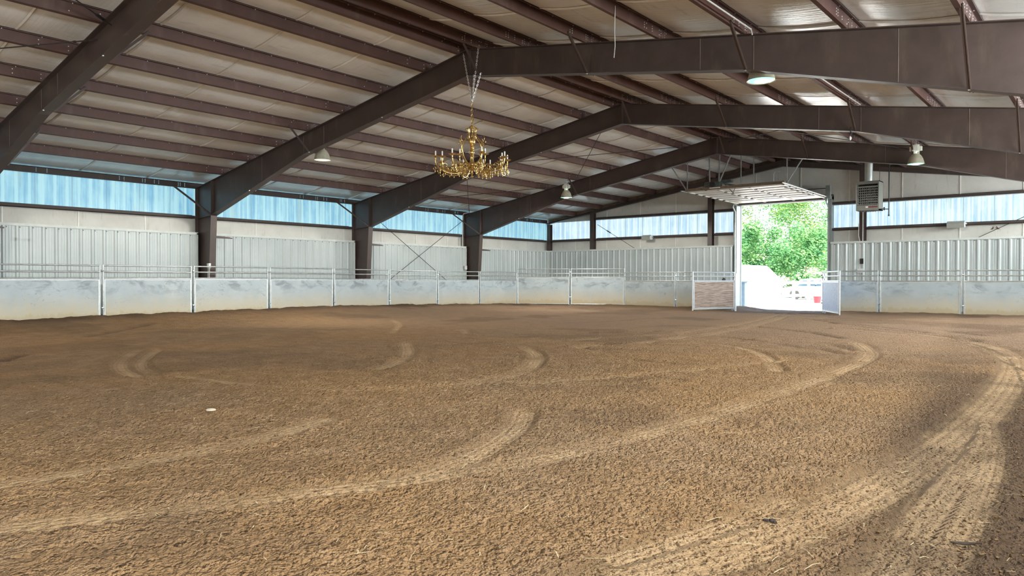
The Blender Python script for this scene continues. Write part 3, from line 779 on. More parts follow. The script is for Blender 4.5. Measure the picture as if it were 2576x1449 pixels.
eave(-1, 'dark steel eave strut with bolt holes glowing above the blue side windows')
eave(1, 'dark steel eave strut on the viewer side of the hall')

# ------------------------------------------------------------------ brace rods
def rod(a, c, label, group=None, turn=.12):
    a = Vector(a); c = Vector(c); root = empty('brace_rod', a, label=label, cat='brace rod', group=group)
    MB().tube([a,c], .011, 6).build('rod', M['rod'], root, world=True)
    t = MB(); p = a.lerp(c, turn); q_ = a.lerp(c, turn+.22/(c-a).length); d = (c-a).normalized(); n = d.orthogonal().normalized()
    t.tube([p+n*.018,q_+n*.018], .007, 6); t.tube([p-n*.018,q_-n*.018], .007, 6); t.tube([p-d*.02,p+d*.03],.02,6); t.tube([q_-d*.03,q_+d*.02],.02,6)
    t.build('turnbuckle', M['rod'], root, world=True)
    return root
XW = -22.12
rod((XW,FY[3]+.05,4.0),(XW,FY[4]-.05,.25), 'thin dark wall brace rod crossing the side bay, high end on the middle arch', turn=.85)
rod((XW-.03,FY[4]-.05,4.0),(XW-.03,FY[3]+.05,.25), 'thin dark wall brace rod crossing the side bay, high end on the last arch', turn=.85)
def rf(off, y, sgn=-1, dz=-.12): x = XR+sgn*off; return (x,y,ztop(x)+dz)
rod(rf(11.6,FY[3]+.02), rf(6.0,FY[4]-.02), 'dark roof brace rod between the eave and mid slope, rising toward the far wall')
rod(rf(6.0,FY[3]+.02), rf(11.6,FY[4]-.02), 'dark roof brace rod from mid slope down to the far eave of the same bay')
rod(rf(6.0,FY[3]+.02), rf(.4,FY[4]-.02), 'dark roof brace rod from mid slope up to the ridge over the crossed bay')
rod(rf(.4,FY[3]+.02), rf(6.0,FY[4]-.02), 'dark roof brace rod from the ridge of the middle arch down the slope')
rod(rf(6.0,FY[3]+.02,1), rf(.4,FY[4]-.02,1), 'dark roof brace rod climbing to the ridge on the heater side slope')
rod(rf(.4,FY[3]+.02,1), rf(6.0,FY[4]-.02,1), 'dark roof brace rod falling from the ridge on the heater side slope')
rod(rf(3.2,FY[1]-.02,-1,-.12), rf(9.4,FY[0]+.02,-1,-.12), 'rusty roof brace rod with turnbuckle, upper corner, running down from the cut off arch', turn=.02)
rod(rf(2.6,FY[1]-.02,-1,-.10), rf(-.0,FY[0]+2.5,-1,-.12), 'roof brace rod running up from the cut off arch', turn=.04)
rod((-19.45,YE+.04,3.85),(-14.9,YE+.04,1.19), 'thin dark brace rod slanting down the far wall beside the wedge loudspeaker')
rod((-1.6,YE+.04,3.745),(-6.9,YE+.04,1.1), 'thin dark brace rod slanting down the far wall on the gas heater side')

# ------------------------------------------------------------------ arena fence panels
def fence_panel(L, label, H=1.5, rails=(1.478,1.312,1.135), gate=False, sheet_mat='sheet', frame='galv'):
    root = empty('fence_panel' if not gate else 'swing_gate', (0,0,0), label=label, cat='fence panel' if not gate else 'gate',
                 group='galvanised arena fence panels' if not gate else None)
    r = .021
    for xx in (.022, L-.022):
        MB().tube([(xx,0,0),(xx,0,H)], r, 10).build('post', M[frame], root, smooth=True)
    for z in rails: MB().tube([(.022,0,z),(L-.022,0,z)], r, 10).build('rail', M[frame], root, smooth=True)
    MB().tube([(.022,0,.045),(L-.022,0,.045)], r, 10).build('bottom_rail', M[frame], root, smooth=True)
    zt = rails[-1]-.02
    s = MB(); n = 14
    V = []; 
    for k in range(n+1):
        for j in range(5):
            u = k/n; w = j/4
            bow = .010*math.sin(PI*u)*math.sin(PI*w)+.003*math.sin(9*u+3*w)
            V.append((.045+(L-.09)*u, -.012-bow, .05+(zt-.05)*w))
    F = [(k*5+j,(k+1)*5+j,(k+1)*5+j+1,k*5+j+1) for k in range(n) for j in range(4)]
    s.add(V,F); s.build('sheet', M[sheet_mat], root, smooth=True)
    e = MB(); e.box(.04,.062,-.018,-.006,.06,zt); e.box(L-.062,L-.04,-.018,-.006,.06,zt); e.box(.05,L-.05,-.018,-.004,zt-.02,zt); e.build('sheet_edge', M['galv_light'], root)
    h = MB()
    for z in (.35, H-.16): h.tube([(-.03,0,z),(.03,0,z)], .030, 8)
    h.build('clamp', M['galv'], root, smooth=True)
    return root
SP = 2.45
def put(o, p0, p1, zf):
    d = Vector(p1)-Vector(p0); o.location = (p0[0],p0[1],zf); o.rotation_euler = (0,0,math.atan2(d.y,d.x)); return o
proto = fence_panel(2.41, 'x')
used = False
def panel(p0, p1, zf, label):
    global used
    o = proto if not used else copy_tree(proto); used = True
    o['label'] = label; return put(o, p0, p1, zf)
FX = -20.6
names = ['fence panel along the side wall, cut off by the photo edge',
 'fence panel along the side wall, first full one, with long wavy scratches',
 'fence panel along the side wall, before the chandelier arch column foot',
 'fence panel along the side wall, second past the chandelier arch column',
 'fence panel along the side wall, third past the chandelier arch column',
 'fence panel along the side wall, in front of the crossed brace rods',
 'fence panel along the side wall, beside the last arch column foot',
 'fence panel along the side wall, last one before the raised corner gates']
zf_l = [.045,.05,.06,.055,.04,.02,.02,.02]
for k in range(8):
    y0 = 7.6+SP*(k-1)+.02
    # sheet faces the arena: local -y must point to +x, so run the panel toward -y... (p0 far end, p1 near end)
    panel((FX, y0), (FX, y0+SP-.04), zf_l[k], 'grey '+names[k])
GYF = 26.94
for (x0,x1,lab) in ((-16.40,-13.98,'galvanised fence panel on the far side, touching the raised corner gates'),
                  (-13.95,-11.53,'galvanised fence panel half hidden behind the open plywood gate'),
                  (-6.32,-3.90,'galvanised fence panel below the gas heater, whole in view, pale mud band'),
                  (-3.87,-1.45,'galvanised fence panel in front of the far wall, cut off by the photo edge'),
                  (-1.42,1.0,'galvanised fence panel in front of the far wall, out toward the viewer side wall')):
    panel((x0,GYF),(x1,GYF),.0,lab)
o = fence_panel(1.85, 'galvanised short fence panel beside the sky-tinted gate, below the gas heater pipes'); put(o,(-8.20,GYF),(-6.35,GYF),.0)
# two taller gates across the corner
g1 = fence_panel(2.36, 'taller pale gate across the arena corner, on the side wall half', H=1.60, rails=(1.578,1.385,1.225), gate=True); put(g1,(FX,24.76),(-18.51,25.86),.06)
g2 = fence_panel(2.36, 'taller pale gate across the arena corner, on the far wall half', H=1.60, rails=(1.578,1.385,1.225), gate=True); put(g2,(-18.48,25.87),(-16.42,26.93),.06)
for g in (g1,g2): g['group'] = 'corner gates'
# plywood gate and sky-tinted gate at the doorway
M['galv_white'] = simple('bright_gate_pipe', (.68,.72,.75), .35, .4, .1, 9)
def door_gate(label, sheet):
    root = empty('swing_gate', (0,0,0), label=label, cat='gate'); L = 2.2; H = 1.46
    for xx in (.025,L-.025): MB().tube([(xx,0,0),(xx,0,H)], .026, 10).build('post', M['galv_white'], root, smooth=True)
    for z in (1.435,1.285,1.12,.05): MB().tube([(.02,0,z),(L-.02,0,z)], .022, 10).build('rail', M['galv_white'], root, smooth=True)
    MB().box(.05,L-.05,-.022,-.006,.07,1.10).build('sheet', M[sheet], root)
    MB().box(.05,L-.05,.006,.020,.07,1.10).build('back_sheet', M[sheet], root)
    e = MB()
    for y0,y1 in ((-.030,-.022),(.020,.028)):
        e.box(.05,.09,y0,y1,.07,1.10); e.box(L-.09,L-.05,y0,y1,.07,1.10); e.box(.05,L-.05,y0,y1,1.07,1.10); e.box(.05,L-.05,y0,y1,.07,.10)
    e.build('edge_trim', M['galv_white'], root)
    h = MB(); h.box(L-.02,L+.05,-.03,.03,.4,.46); h.box(L-.02,L+.05,-.03,.03,1.2,1.26); h.build('hinge', M['rod'], root)
    return root
g = door_gate('open gate with brown wavy-grained plywood sheet beside the big door', 'ply'); put(g,(-12.24,24.93),(-11.50,26.94),.02)
l = MB(); l.box(1.55,1.68,-.03,.03,1.14,1.19); l.box(1.60,1.66,-.03,.03,1.19,1.23); l.build('latch', M['black'], g)
g = door_gate('open gate with stippled sheet coloured by painted blue sky light beside the big door', 'sky_tint_sheet'); put(g,(-7.06,25.02),(-8.18,26.92),.02)
l = MB(); l.box(1.95,2.35,-.03,-.005,1.22,1.26); l.build('latch', M['galv_white'], g)
for (x,lab) in ((-11.44,'white steel gate post at the plywood gate hinge beside the big door'),(-8.12,'steel gate post at the hinge of the sky-tinted gate')):
    p = empty('gate_post',(x,26.98,0),label=lab,cat='post'); MB().tube([(x,26.98,-.15),(x,26.98,1.40)],.036,10).build('tube',M['galv_white'],p,smooth=True,world=True)
    MB().lathe([(.040,0),(.040,.02),(.0,.03)],x,26.98,1.40,10).build('cap',M['galv_white'],p,world=True)

# ------------------------------------------------------------------ big doorway and raised sectional door
m = MB()
m.box(DX0-.14,DX0,YE-.10,GY+.14,-.15,DZ+.12); m.box(DX1,DX1+.14,YE-.10,GY+.14,-.15,DZ+.12); d = m.build('door_1', M['door_grey']); tag(d, 'steel frame of the big open doorway in the far wall', 'door', kind='structure')
m = MB(); m.box(DX0-.05,DX0+.02,GY+.15,GY+.20,-.1,DZ); m.box(DX1-.02,DX1+.05,GY+.15,GY+.20,-.1,DZ); m.box(DX0,DX1,GY+.15,GY+.20,DZ+.0,DZ+.05); m.build('door_trim', M['trim_white'], d)
m = MB(); m.box(DX0-.14,DX1+.14,YE-.02,GY+.14,DZ,DZ+.20); m.build('header', M['girt'], d)
D = empty('overhead_door',(XR,27,4.3),label='raised white sectional overhead door lying flat under the roof',cat='overhead door')
YD1 = YE-.45; YD0 = YD1-4.25; NS = 7
def dz_(y): return 4.37 + (YD1-y)*.012
SEC = (YD1-YD0)/NS
for k in range(NS):
    ya = YD0+k*SEC; yb = ya+SEC-.012; z = dz_((ya+yb)/2)
    if k == NS-1: continue
    s = MB(); s.box(DX0+.05,DX1-.05,ya,yb,z,z+.045)
    s.box(DX0+.05,DX1-.05,ya,ya+.05,z-.022,z); s.box(DX0+.05,DX1-.05,yb-.05,yb,z-.022,z)
    for u in (0,.333,.667,1):
        xx = DX0+.05+(DX1-DX0-.18)*u; s.box(xx,xx+.08,ya,yb,z-.022,z)
    o = s.build('door_section', M['doorpanel'], D, world=True)
    if k < NS-2:
        for u in (.02,.345,.665,.97):
            xx = DX0+.07+(DX1-DX0-.16)*u; h = MB(); h.box(xx-.045,xx+.045,yb-.05,yb+.06,z-.034,z-.022); h.tube([(xx-.05,yb+.006,z-.036),(xx+.05,yb+.006,z-.036)],.012,6); h.build('hinge', M['rod'], o, world=True)
ya = YD0+(NS-1)*SEC; yb = YE-.12; za = dz_(ya); zb = DZ+.055
s = MB(); s.prism([(ya,za),(yb,zb),(yb,zb+.05),(ya,za+.05)], DX0+.05, DX1-.05, 'x')
for u in (0,.333,.667,1):
    xx = DX0+.05+(DX1-DX0-.18)*u; s.prism([(ya,za-.02),(yb,zb-.02),(yb,zb),(ya,za)], xx, xx+.08, 'x')
o = s.build('door_section', M['doorpanel2'], D, world=True)
s = MB(); s.box(DX0+.05,DX1-.05,yb-.05,yb+.01,zb-.045,zb); s.build('bottom_seal', M['black'], o, world=True)
for x in (DX0-.03, DX1+.03):
    pts = [(x,YD0-.35,dz_(YD0)+.02)]+[(x,y,dz_(y)+.02) for y in np.linspace(YD0,YD1-.05,6)]+[(x,YE-.18-.28*math.cos(t),4.05+.34*math.sin(t)) for t in (PI/2*.8,PI/2*.55,PI/2*.3,0)]
    pts = [(x,y,z) for _,y,z in pts]
    pts[-1] = (x,YE-.16,4.0); pts.append((x,YE-.16,0.0))
    t = MB()
    for a,c in zip(pts[:-1],pts[1:]): t.bar(a,c,.05,.025)
    t.build('track', M['galv_light'], D, world=True)
m = MB(); m.box(DX0+.0,DX1-.0,YD0-.10,YD0+.02,dz_(YD0)+.02,dz_(YD0)+.11); m.build('end_strut', M['wood_beam'], D, world=True)
m = MB(); m.tube([(DX0-.1,YE-.25,4.72),(DX1+.1,YE-.25,4.72)],.014,8); m.tube([(DX0+.4,YE-.25,4.72),(-10.9,YE-.25,4.72)],.05,10); m.build('torsion_spring', M['rod'], D, world=True)
m = MB(); m.box(DX1-.02,DX1+.14,YE-.30,YE-.12,4.3,4.82); m.box(DX0-.14,DX0+.02,YE-.30,YE-.12,4.3,4.82); m.build('bearing_plate', M['door_grey'], D, world=True)
for (x,y,dx,dy) in ((DX0-.03,YD0+.15,-.0,0),(DX0-.03,YD0+.15,-.75,0),(DX1+.03,YD0+.05,0,0),(DX1+.03,YD0+.05,.75,0),(-10.55,YD0+.6,0,0),(-10.2,YD0+.9,0,0)):
    h = MB(); h.bar((x,y,dz_(y)+.05),(x+dx,y+dy,ztop(x+dx)+.02),.032,.032); h.build('hanger_angle', M['galv'], D, world=True)
# operator
OX, OY, OZ = -11.35, YD0+.02, 4.62
op = empty('door_operator',(OX,OY,OZ),label='dark motor operator hanging over the edge of the raised door',cat='door opener')
m = MB(); m.box(OX-.10,OX+.30,OY-.16,OY+.10,OZ-.10,OZ+.08); m.build('gearbox',M['motor'],op,world=True)
m = MB(); m.tube([(OX-.28,OY-.03,OZ),(OX-.06,OY-.03,OZ)],.11,14); m.tube([(OX-.31,OY-.03,OZ),(OX-.28,OY-.03,OZ)],.075,12); m.build('motor',M['motor'],op,True,True)
m = MB(); m.tube([(OX+.05,OY-.17,OZ-.01),(OX+.05,OY-.21,OZ-.01)],.10,16); m.build('chain_wheel',M['rod'],op,True,True)
m = MB(); m.box(OX-.05,OX+.32,OY-.22,OY+.08,OZ-.15,OZ-.13); m.build('tray',M['white_plastic'],op,world=True)
m = MB(); m.bar((OX+.28,OY,OZ+.05),(OX+.45,YE-.3,OZ+.10),.06,.05); m.box(OX+.15,OX+.65,OY+.05,OY+.25,OZ+.06,OZ+.15); m.build('trolley_rail',M['motor'],op,world=True)
m = MB(); m.bar((OX+.40,OY+.05,OZ+.02),(OX+.78,OY-.05,OZ-.36),.03,.012); m.bar((OX+.78,OY-.05,OZ-.36),(OX+.84,OY+.0,OZ-.14),.03,.012); m.build('door_arm',M['rod'],op,world=True)
for a,c in (((OX-.13,OY,OZ+.05),(OX-.13,OY-.05,5.72)),((OX+.22,OY,OZ+.05),(OX+.25,OY,5.75)),((OX+.24,OY,OZ+.08),(OX+.85,OY-.3,5.70))):
    m = MB(); m.bar(a,c,.035,.035); m.build('hanger',M['galv'],op,world=True)
m = MB(); m.tube([(OX-.13,OY-.03,OZ+.62),(OX-.22,OY-.04,OZ+.4),(OX-.36,OY-.04,OZ+.1),(OX-.36,OY-.04,OZ-.1),(OX-.28,OY-.04,OZ-.2),(OX-.1,OY-.03,OZ-.14)],.010,6); m.build('power_cord',M['rod'],op,True,True)

# ------------------------------------------------------------------ gas unit heater
M['heater'] = simple('heater_grey_green', (.20,.205,.18), .5, 0, .1, 5)
HX0,HX1,HY,HZ0,HZ1 = -6.83,-6.14,26.0,3.49,4.46
H = empty('unit_heater',((HX0+HX1)/2,HY,HZ0),label='grey gas unit heater with louvred grille hanging by the big door',cat='heater')
m = MB(); t=.03; dep=.55
m.box(HX0,HX1,HY,HY+dep,HZ1-.03,HZ1); m.box(HX0,HX1,HY,HY+dep,HZ0,HZ0+.03); m.box(HX0,HX0+.03,HY,HY+dep,HZ0,HZ1); m.box(HX1-.03,HX1,HY,HY+dep,HZ0,HZ1); m.box(HX0,HX1,HY+dep-.02,HY+dep,HZ0,HZ1)
m.box(HX0,HX1,HY-.01,HY+.02,HZ1-.10,HZ1); m.box(HX0,HX1,HY-.01,HY+.02,HZ0,HZ0+.17); m.build('cabinet',M['heater'],H,world=True)
m = MB(); m.box(HX0-.012,HX0,HY,HY+dep,HZ0,HZ1-.02); m.build('side_panel',M['conduit'],H,world=True)
m = MB(); m.box(HX0+.03,HX1-.03,HY+.16,HY+.18,HZ0+.15,HZ1-.10); m.build('dark_core',M['black'],H,world=True)
m = MB()
for k in range(11):
    xx = HX0+.045+(HX1-HX0-.09)*k/10; m.box(xx-.006,xx+.006,HY+.05,HY+.12,HZ0+.17,HZ1-.17)
m.box(HX0+.02,HX1-.02,HY+.0,HY+.05,HZ1-.20,HZ1-.17)
m.build('vertical_vane',M['beige_metal'],H,world=True)
m = MB()
for k in range(8):
    zz = HZ0+.20+(HZ1-HZ0-.40)*k/7; m.bar((HX0+.03,HY+.02,zz),(HX1-.03,HY+.02,zz),.05,.022)
m.build('louver',M['heater'],H,world=True)
m = MB(); m.box(HX0+.29,HX0+.365,HY-.016,HY-.010,HZ0+.085,HZ0+.13); m.build('white_badge',M['white_plastic'],H,world=True)
m = MB(); m.box(HX0+.38,HX1-.03,HY-.016,HY-.010,HZ0+.088,HZ0+.125); m.build('red_badge',simple('dark_red_badge',(.16,.02,.02),.4),H,world=True)
m = MB()
for k in range(10): m.tube([(HX0+.1+.05*k,HY+.15,HZ0),(HX0+.1+.05*k,HY+.15,HZ0-.05)],.012,6)
m.build('burner_row',M['rod'],H,world=True)
m = MB(); fx = (HX0+HX1)/2-.03; m.lathe([(.125,HZ1),(.125,6.0)],fx,HY+.25,0,20); m.lathe([(.13,HZ1+.01),(.13,HZ1+.05)],fx,HY+.25,0,20)
m.build('flue_pipe',M['galv_light'],H,True,True)
for dx in (.05,HX1-HX0-.05):
    m = MB(); m.tube([(HX0+dx,HY+.3,HZ1),(HX0+dx,HY+.3,5.3)],.008,6); m.build('hanger_rod',M['rod'],H,world=True)
gp_ = empty('hanging_gas_pipe',(-5.88,HY+.1,3.4),label='black gas drop pipe with tee standing beside the unit heater',cat='pipe')
m = MB(); m.tube([(-5.86,HY+.1,4.95),(-5.86,HY+.1,3.30)],.017,8); m.tube([(-5.86,HY+.1,3.50),(-6.16,HY+.1,3.52)],.014,8); m.tube([(-5.86,HY+.1,4.95),(-5.82,HY+.25,4.99)],.017,8); m.build('pipe',M['black'],gp_,True,True)
m = MB(); m.tube([(-5.86,HY+.1,3.32),(-5.86,HY+.1,3.27)],.026,8); m.tube([(-6.0,HY+.1,3.47),(-6.0,HY+.1,3.57)],.022,8); m.build('fitting',M['black'],gp_,True,True)
# conduits
def pipe(name, pts, r, mat, label, cat):
    return tag(MB().tube(pts, r, 8).build(name, M[mat], smooth=True), label, cat)
cx = GC[2]+.02
pipe('conduit', [(cx+.02,YE-.16,4.2),(cx+.02,YE-.16,1.98)], .014, 'conduit', 'pale conduit dropping from the heater to the black switch', 'conduit')
pipe('conduit', [(cx-.13,YE-.14,3.3),(cx-.13,YE-.15,2.85),(cx-.08,YE-.16,2.62),(cx-.08,YE-.16,1.6)], .013, 'conduit', 'crooked pale conduit on the far column below the heater, down to a grey box', 'conduit')
sw = MB(); sw.box(cx-.06,cx+.06,YE-.22,YE-.15,1.78,1.98); o = tag(sw.build('switch_box', M['black']), 'small black switch box on the wainscot under the gas heater', 'switch')
sw = MB(); sw.box(cx-.15,cx+.03,YE-.22,YE-.15,1.45,1.60); o = tag(sw.build('outlet_box', M['conduit']), 'grey outlet box low on the wainscot under the gas heater', 'outlet')
c4 = FY[4]-.13
pipe('conduit', [(-22.36,c4-.1,1.75),(-22.36,c4-.1,4.0),(-22.28,c4-.1,4.10),(-22.0,c4-.08,4.13),(-21.9,c4,4.14)], .022, 'conduit', 'white conduit bending over the top of the last arch column', 'conduit')
sw = MB(); sw.box(-22.23,-22.15,c4-.17,c4-.03,1.62,1.78); tag(sw.build('outlet_box', M['conduit']), 'small grey box beside the last arch column above the fence', 'outlet')
bx = empty('outlet_box',(-21.5,FY[2]-.13,1.6),label='grey outlet box with two conduits on the chandelier arch column, at the fence top',cat='outlet')
m = MB(); m.box(-21.57,-21.45,FY[2]-.17,FY[2]-.10,1.52,1.66); m.build('box',M['conduit'],bx,world=True)
m = MB(); m.tube([(-21.56,FY[2]-.13,1.52),(-21.64,FY[2]-.13,.6)],.013,6); m.tube([(-21.48,FY[2]-.13,1.52),(-21.56,FY[2]-.13,.6)],.013,6); m.build('conduit_leg',M['conduit'],bx,True,True)
m = MB(); m.box(-21.535,-21.485,FY[2]-.175,FY[2]-.17,1.55,1.63); m.build('cover',M['white_plastic'],bx,world=True)
pipe('conduit', [(XR+6.15,FY[1]+.5,ztop(XR+6.15)+.03),(XR+6.15,FY[2]-.25,ztop(XR+6.15)+.03),(XR+6.12,FY[2]-.12,ztop(XR+6.1)-.02)], .012, 'conduit', 'pale conduit running along a roof purlin to the chandelier arch', 'conduit')
pipe('conduit', [(XR+6.12,FY[2]+.5,ztop(XR+6.15)+.03),(XR+6.12,FY[3]-.15,ztop(XR+6.15)+.03)], .012, 'conduit', 'pale conduit along a roof purlin between the chandelier arch and the middle arch', 'conduit')
cb = MB(); cb.tube([(-10.6,YE-.12,5.55),(-10.78,YE-.12,5.56),(-10.84,YE-.12,5.48),(-10.84,YE-.12,5.2),(-10.76,YE-.12,4.95)],.016,8); tag(cb.build('hooked_conduit',M['conduit'],smooth=True),'short hooked conduit end under the peak of the far wall','conduit')

# wedge loudspeakers on the far girts
def speaker(xc, zc, w, label):
    r = empty('loudspeaker',(xc,YE-.16,zc),label=label,cat='loudspeaker',group='wedge loudspeakers on the far wall')
    y1 = YE-.02; m = MB()
    m.prism([(y1,zc+.10),(y1-.16,zc+.12),(y1-.30,zc+.02),(y1-.24,zc-.12),(y1,zc-.10)], xc-w/2, xc+w/2, 'x'); m.build('cabinet',M['beige_metal'],r,world=True)
    m = MB(); m.prism([(y1,zc+.085),(y1-.15,zc+.105),(y1-.27,zc+.02),(y1-.22,zc-.10),(y1,zc-.085)], xc+w/2, xc+w/2+.006, 'x'); m.build('end_panel',M['white_plastic'],r,world=True)
    m = MB(); m.box(xc+w/2+.006,xc+w/2+.05,y1-.12,y1,zc+.0,zc+.05); m.tube([(xc+w/2,y1-.1,zc+.02),(xc+w/2+.05,y1-.1,zc+.02)],.02,8); m.build('bracket',M['conduit'],r,world=True)
speaker(-16.62,3.10,.42,'grey wedge loudspeaker on the far wall girt, plywood gate side')
speaker(-4.44,3.11,.52,'grey wedge loudspeaker on the far wall girt, gas heater side')
for k,(x,z,s) in enumerate(((-3.42,2.96,1),(-3.25,2.965,-1))):
    m = MB(); y = GY-.006
    pts = [(x-s*.055,y,z-.05),(x+s*.02,y-.015,z-.045),(x+s*.045,y-.03,z+.0),(x+s*.04,y-.02,z+.07),(x+s*.005,y-.012,z+.0)]
    m.add(pts+[(px,py-.006,pz) for px,py,pz in pts],[(0,1,2,3,4),(9,8,7,6,5)]+[(i,(i+1)%5,5+(i+1)%5,5+i) for i in range(5)])
    tag(m.build('torn_flap',M['bark']), 'small brown torn flap on white insulation, '+('wider, nearer the loudspeaker' if k==0 else 'beside the brace rod'), 'flap')

# ------------------------------------------------------------------ high-bay lamps
def highbay(loc, top_z, on, label):
    r = empty('high_bay_lamp', loc, label=label, cat='lamp', group='high bay lamps')
    R = .215
    prof = [(R+.012,0),(R,.008),(R*.96,.06),(R*.84,.15),(R*.66,.225),(R*.46,.275),(R*.34,.29)]
    inner = [(r_-.008,z+.004) for r_,z in reversed(prof)]
    rf_ = MB().lathe(prof+inner, n=28, cap=False).build('reflector', M['shade'], r, smooth=True)
    MB().lathe([(R-.012,.010),(R*.6,-.004),(R*.25,-.012),(.002,-.014)], n=28, cap=False).build('lens', M['lens_on'] if on else M['lens_dim'], rf_, smooth=True)
    MB().lathe([(.002,-.005+.02),(.05,.03),(.065,.09),(.05,.15),(.03,.22)], n=16).build('bulb', M['bulb_on'] if on else M['white_plastic'], rf_, smooth=True)
    if on: MB().lathe([(.10,-.013),(.06,-.017),(.002,-.018)], n=20, cap=False).build('hot_spot', M['bulb_on'], r, smooth=True)
    m = MB(); m.tube([(0,0,.29),(0,0,.36)],.045,12)
    for a in (0,2.1,4.2): m.tube([(.075*math.cos(a),.075*math.sin(a),.28),(.075*math.cos(a),.075*math.sin(a),.37)],.012,6)
    m.build('socket', M['cream'], r, smooth=True)
    m = MB(); m.box(-.07,.07,-.10,.10,.36,.50); m.box(-.15,-.075,-.06,.06,.37,.49); m.box(.075,.15,-.06,.06,.37,.49); m.box(-.08,.08,-.05,.05,.50,.545); m.build('ballast', M['cream'], r)
    m = MB(); h = top_z-loc[2]; m.tube([(0,0,.54),(0,0,h)],.011,8); m.tube([(.0,0,h),(.03,0,h-.03),(.05,0,h-.08)],.008,6); m.build('hook', M['conduit'], r, smooth=True)
    m = MB(); m.tube([(.04,0,.52),(.10,.03,.60),(.06,.05,.72),(.02,.04,h)],.007,6); m.build('cord', M['black'], r, smooth=True)
    return r
LAMPS = [((-4.47,11.52,4.37),1,'lit high bay lamp peeking out under the chandelier arch beam, heater side'),
         ((-16.36,11.52,4.35),0,'dim white high bay lamp under the chandelier arch, side wall slope'),
         ((-4.47,22.95,4.44),1,'lit high bay lamp hanging before the last arch, heater side'),
         ((-16.60,22.95,4.37),1,'small lit high bay lamp hanging before the last arch, side wall slope')]
for loc,on,lab in LAMPS: highbay(loc, ztop(loc[0])+.02, on, lab)
# lights of the visible lamps and of one added out of view to brighten the dirt
def pt(loc, e, c=(1,.98,.93), r=.2):
    l = bpy.data.lights.new('lamp_light','SPOT'); l.energy = e; l.color = c; l.shadow_soft_size = r; l.spot_size = math.radians(174); l.spot_blend = .15
    o = bpy.data.objects.new('lamp_light', l); COL.objects.link(o); o.location = loc
for (loc,on,lab),e in zip(LAMPS,(150,750,220,750)):
    pt((loc[0],loc[1],loc[2]-.06), e, (1,.97,.90))

highbay((-16.45,-.65,4.36), ztop(-16.45)+.02, 1, 'lit high bay lamp added outside the view to brighten the floor, over the arch beside the viewer, side wall slope')
pt((-16.45,-.65,4.30), 1100, (1,.97,.90))  # light of the added unseen lamp, fills the dim side of the floor

# pulley hook hanging from the middle arch
pl = empty('rope_pulley',(-5.1,FY[3]-.05,4.4),label='small hanging hook with white knob under the middle arch beam',cat='hook')
m = MB(); m.tube([(-4.62,FY[3]-.12,4.56),(-4.63,FY[3]-.12,4.47),(-4.60,FY[3]-.12,4.42),(-4.63,FY[3]-.12,4.37)],.012,6); m.build('hook',M['black'],pl,True,True)
m = MB(); m.lathe([(.004,.05),(.02,.03),(.028,0),(.02,-.03),(.004,-.045)],-4.63,FY[3]-.12,4.31,12); m.build('knob',M['white_plastic'],pl,True,True)
cd = MB(); cd.tube([(-6.02,9.6,5.40),(-6.03,9.6,5.0),(-6.02,9.6,4.78),(-6.04,9.6,4.60)],.006,6); tag(cd.build('hanging_string',M['conduit'],smooth=True),'thin pale string hanging from the roof in front of the chandelier arch','string')

# ------------------------------------------------------------------ chandelier
CX, CY = -10.36, 10.98
ch = empty('chandelier',(CX,CY,3.3),label='ornate gold chandelier with white candles hanging from the arch peak on chains',cat='chandelier')
def lat(prof,name,mat='gold',parent=ch,n=20): return MB().lathe(prof,CX,CY,0,n).build(name,M[mat],parent,True,True)
lat([(.002,3.285),(.022,3.295),(.028,3.315),(.014,3.335),(.010,3.35),(.026,3.365),(.034,3.38),(.018,3.40),(.022,3.42),(.06,3.45),(.075,3.48),(.05,3.50),(.085,3.53),(.095,3.56),(.06,3.58),(.045,3.63),(.030,3.70),(.045,3.73),(.028,3.76)],'finial_urn')
lat([(.028,3.76),(.06,3.79),(.062,3.81),(.03,3.83),(.055,3.85),(.03,3.87),(.055,3.89),(.03,3.91),(.05,3.94),(.03,3.97),(.075,4.0),(.08,4.04),(.055,4.06),(.03,4.08),(.02,4.30),(.012,4.36)],'baluster')
def sp(cx,cz,r,t0,t1,k=16,dec=.75):
    k = max(k,16)
    return [(cx+(r*(1-dec*i/k))*math.cos(t0+(t1-t0)*i/k), cz+(r*(1-dec*i/k))*math.sin(t0+(t1-t0)*i/k)) for i in range(k+1)]
def rad(pts, az): return [(CX+r*math.cos(az), CY+r*math.sin(az), z) for r,z in pts]
# cage of bowed ribs and the feathered crown
cage = [(.03,3.56),(.13,3.60),(.21,3.72),(.245,3.86),(.225,3.99),(.16,4.07),(.10,4.13),(.085,4.22),(.10,4.29),(.05,4.34)]
def cr(pts, n=4):
    P = [pts[0]]+list(pts)+[pts[-1]]; out = []
    for i in range(1,len(P)-2):
        for k in range(n):
            t = k/n; p0,p1,p2,p3 = [np.array(P[j],float) for j in (i-1,i,i+1,i+2)]
            out.append(tuple(.5*((2*p1)+(-p0+p2)*t+(2*p0-5*p1+4*p2-p3)*t*t+(-p0+3*p1-3*p2+p3)*t**3)))
    out.append(tuple(pts[-1])); return out
cagec = cr(cage)
for k in range(6):
    az = k*PI/3+.35; m = MB(); m.tube(rad(cagec,az),.011,6)
    m.tube(rad(sp(.275,4.02,.045,PI,3.4*PI),az),.007,5); m.tube(rad(sp(.27,3.80,.035,PI,-1.2*PI),az),.006,5)
    m.tube(rad([(.22,4.0),(.27,4.05),(.285,4.10),(.265,4.13)],az),.007,5)
    m.build('cage_rib',M['gold'],ch,True,True)
for k in range(8):
    az = k*PI/4; m = MB(); m.tube(rad(cr([(.03,4.05),(.085,4.12),(.075,4.22),(.095,4.29),(.12,4.30),(.125,4.27)]),az),[.014]*20+[.006] if False else .013,6)
    m.build('crown_leaf',M['gold'],ch,True,True)
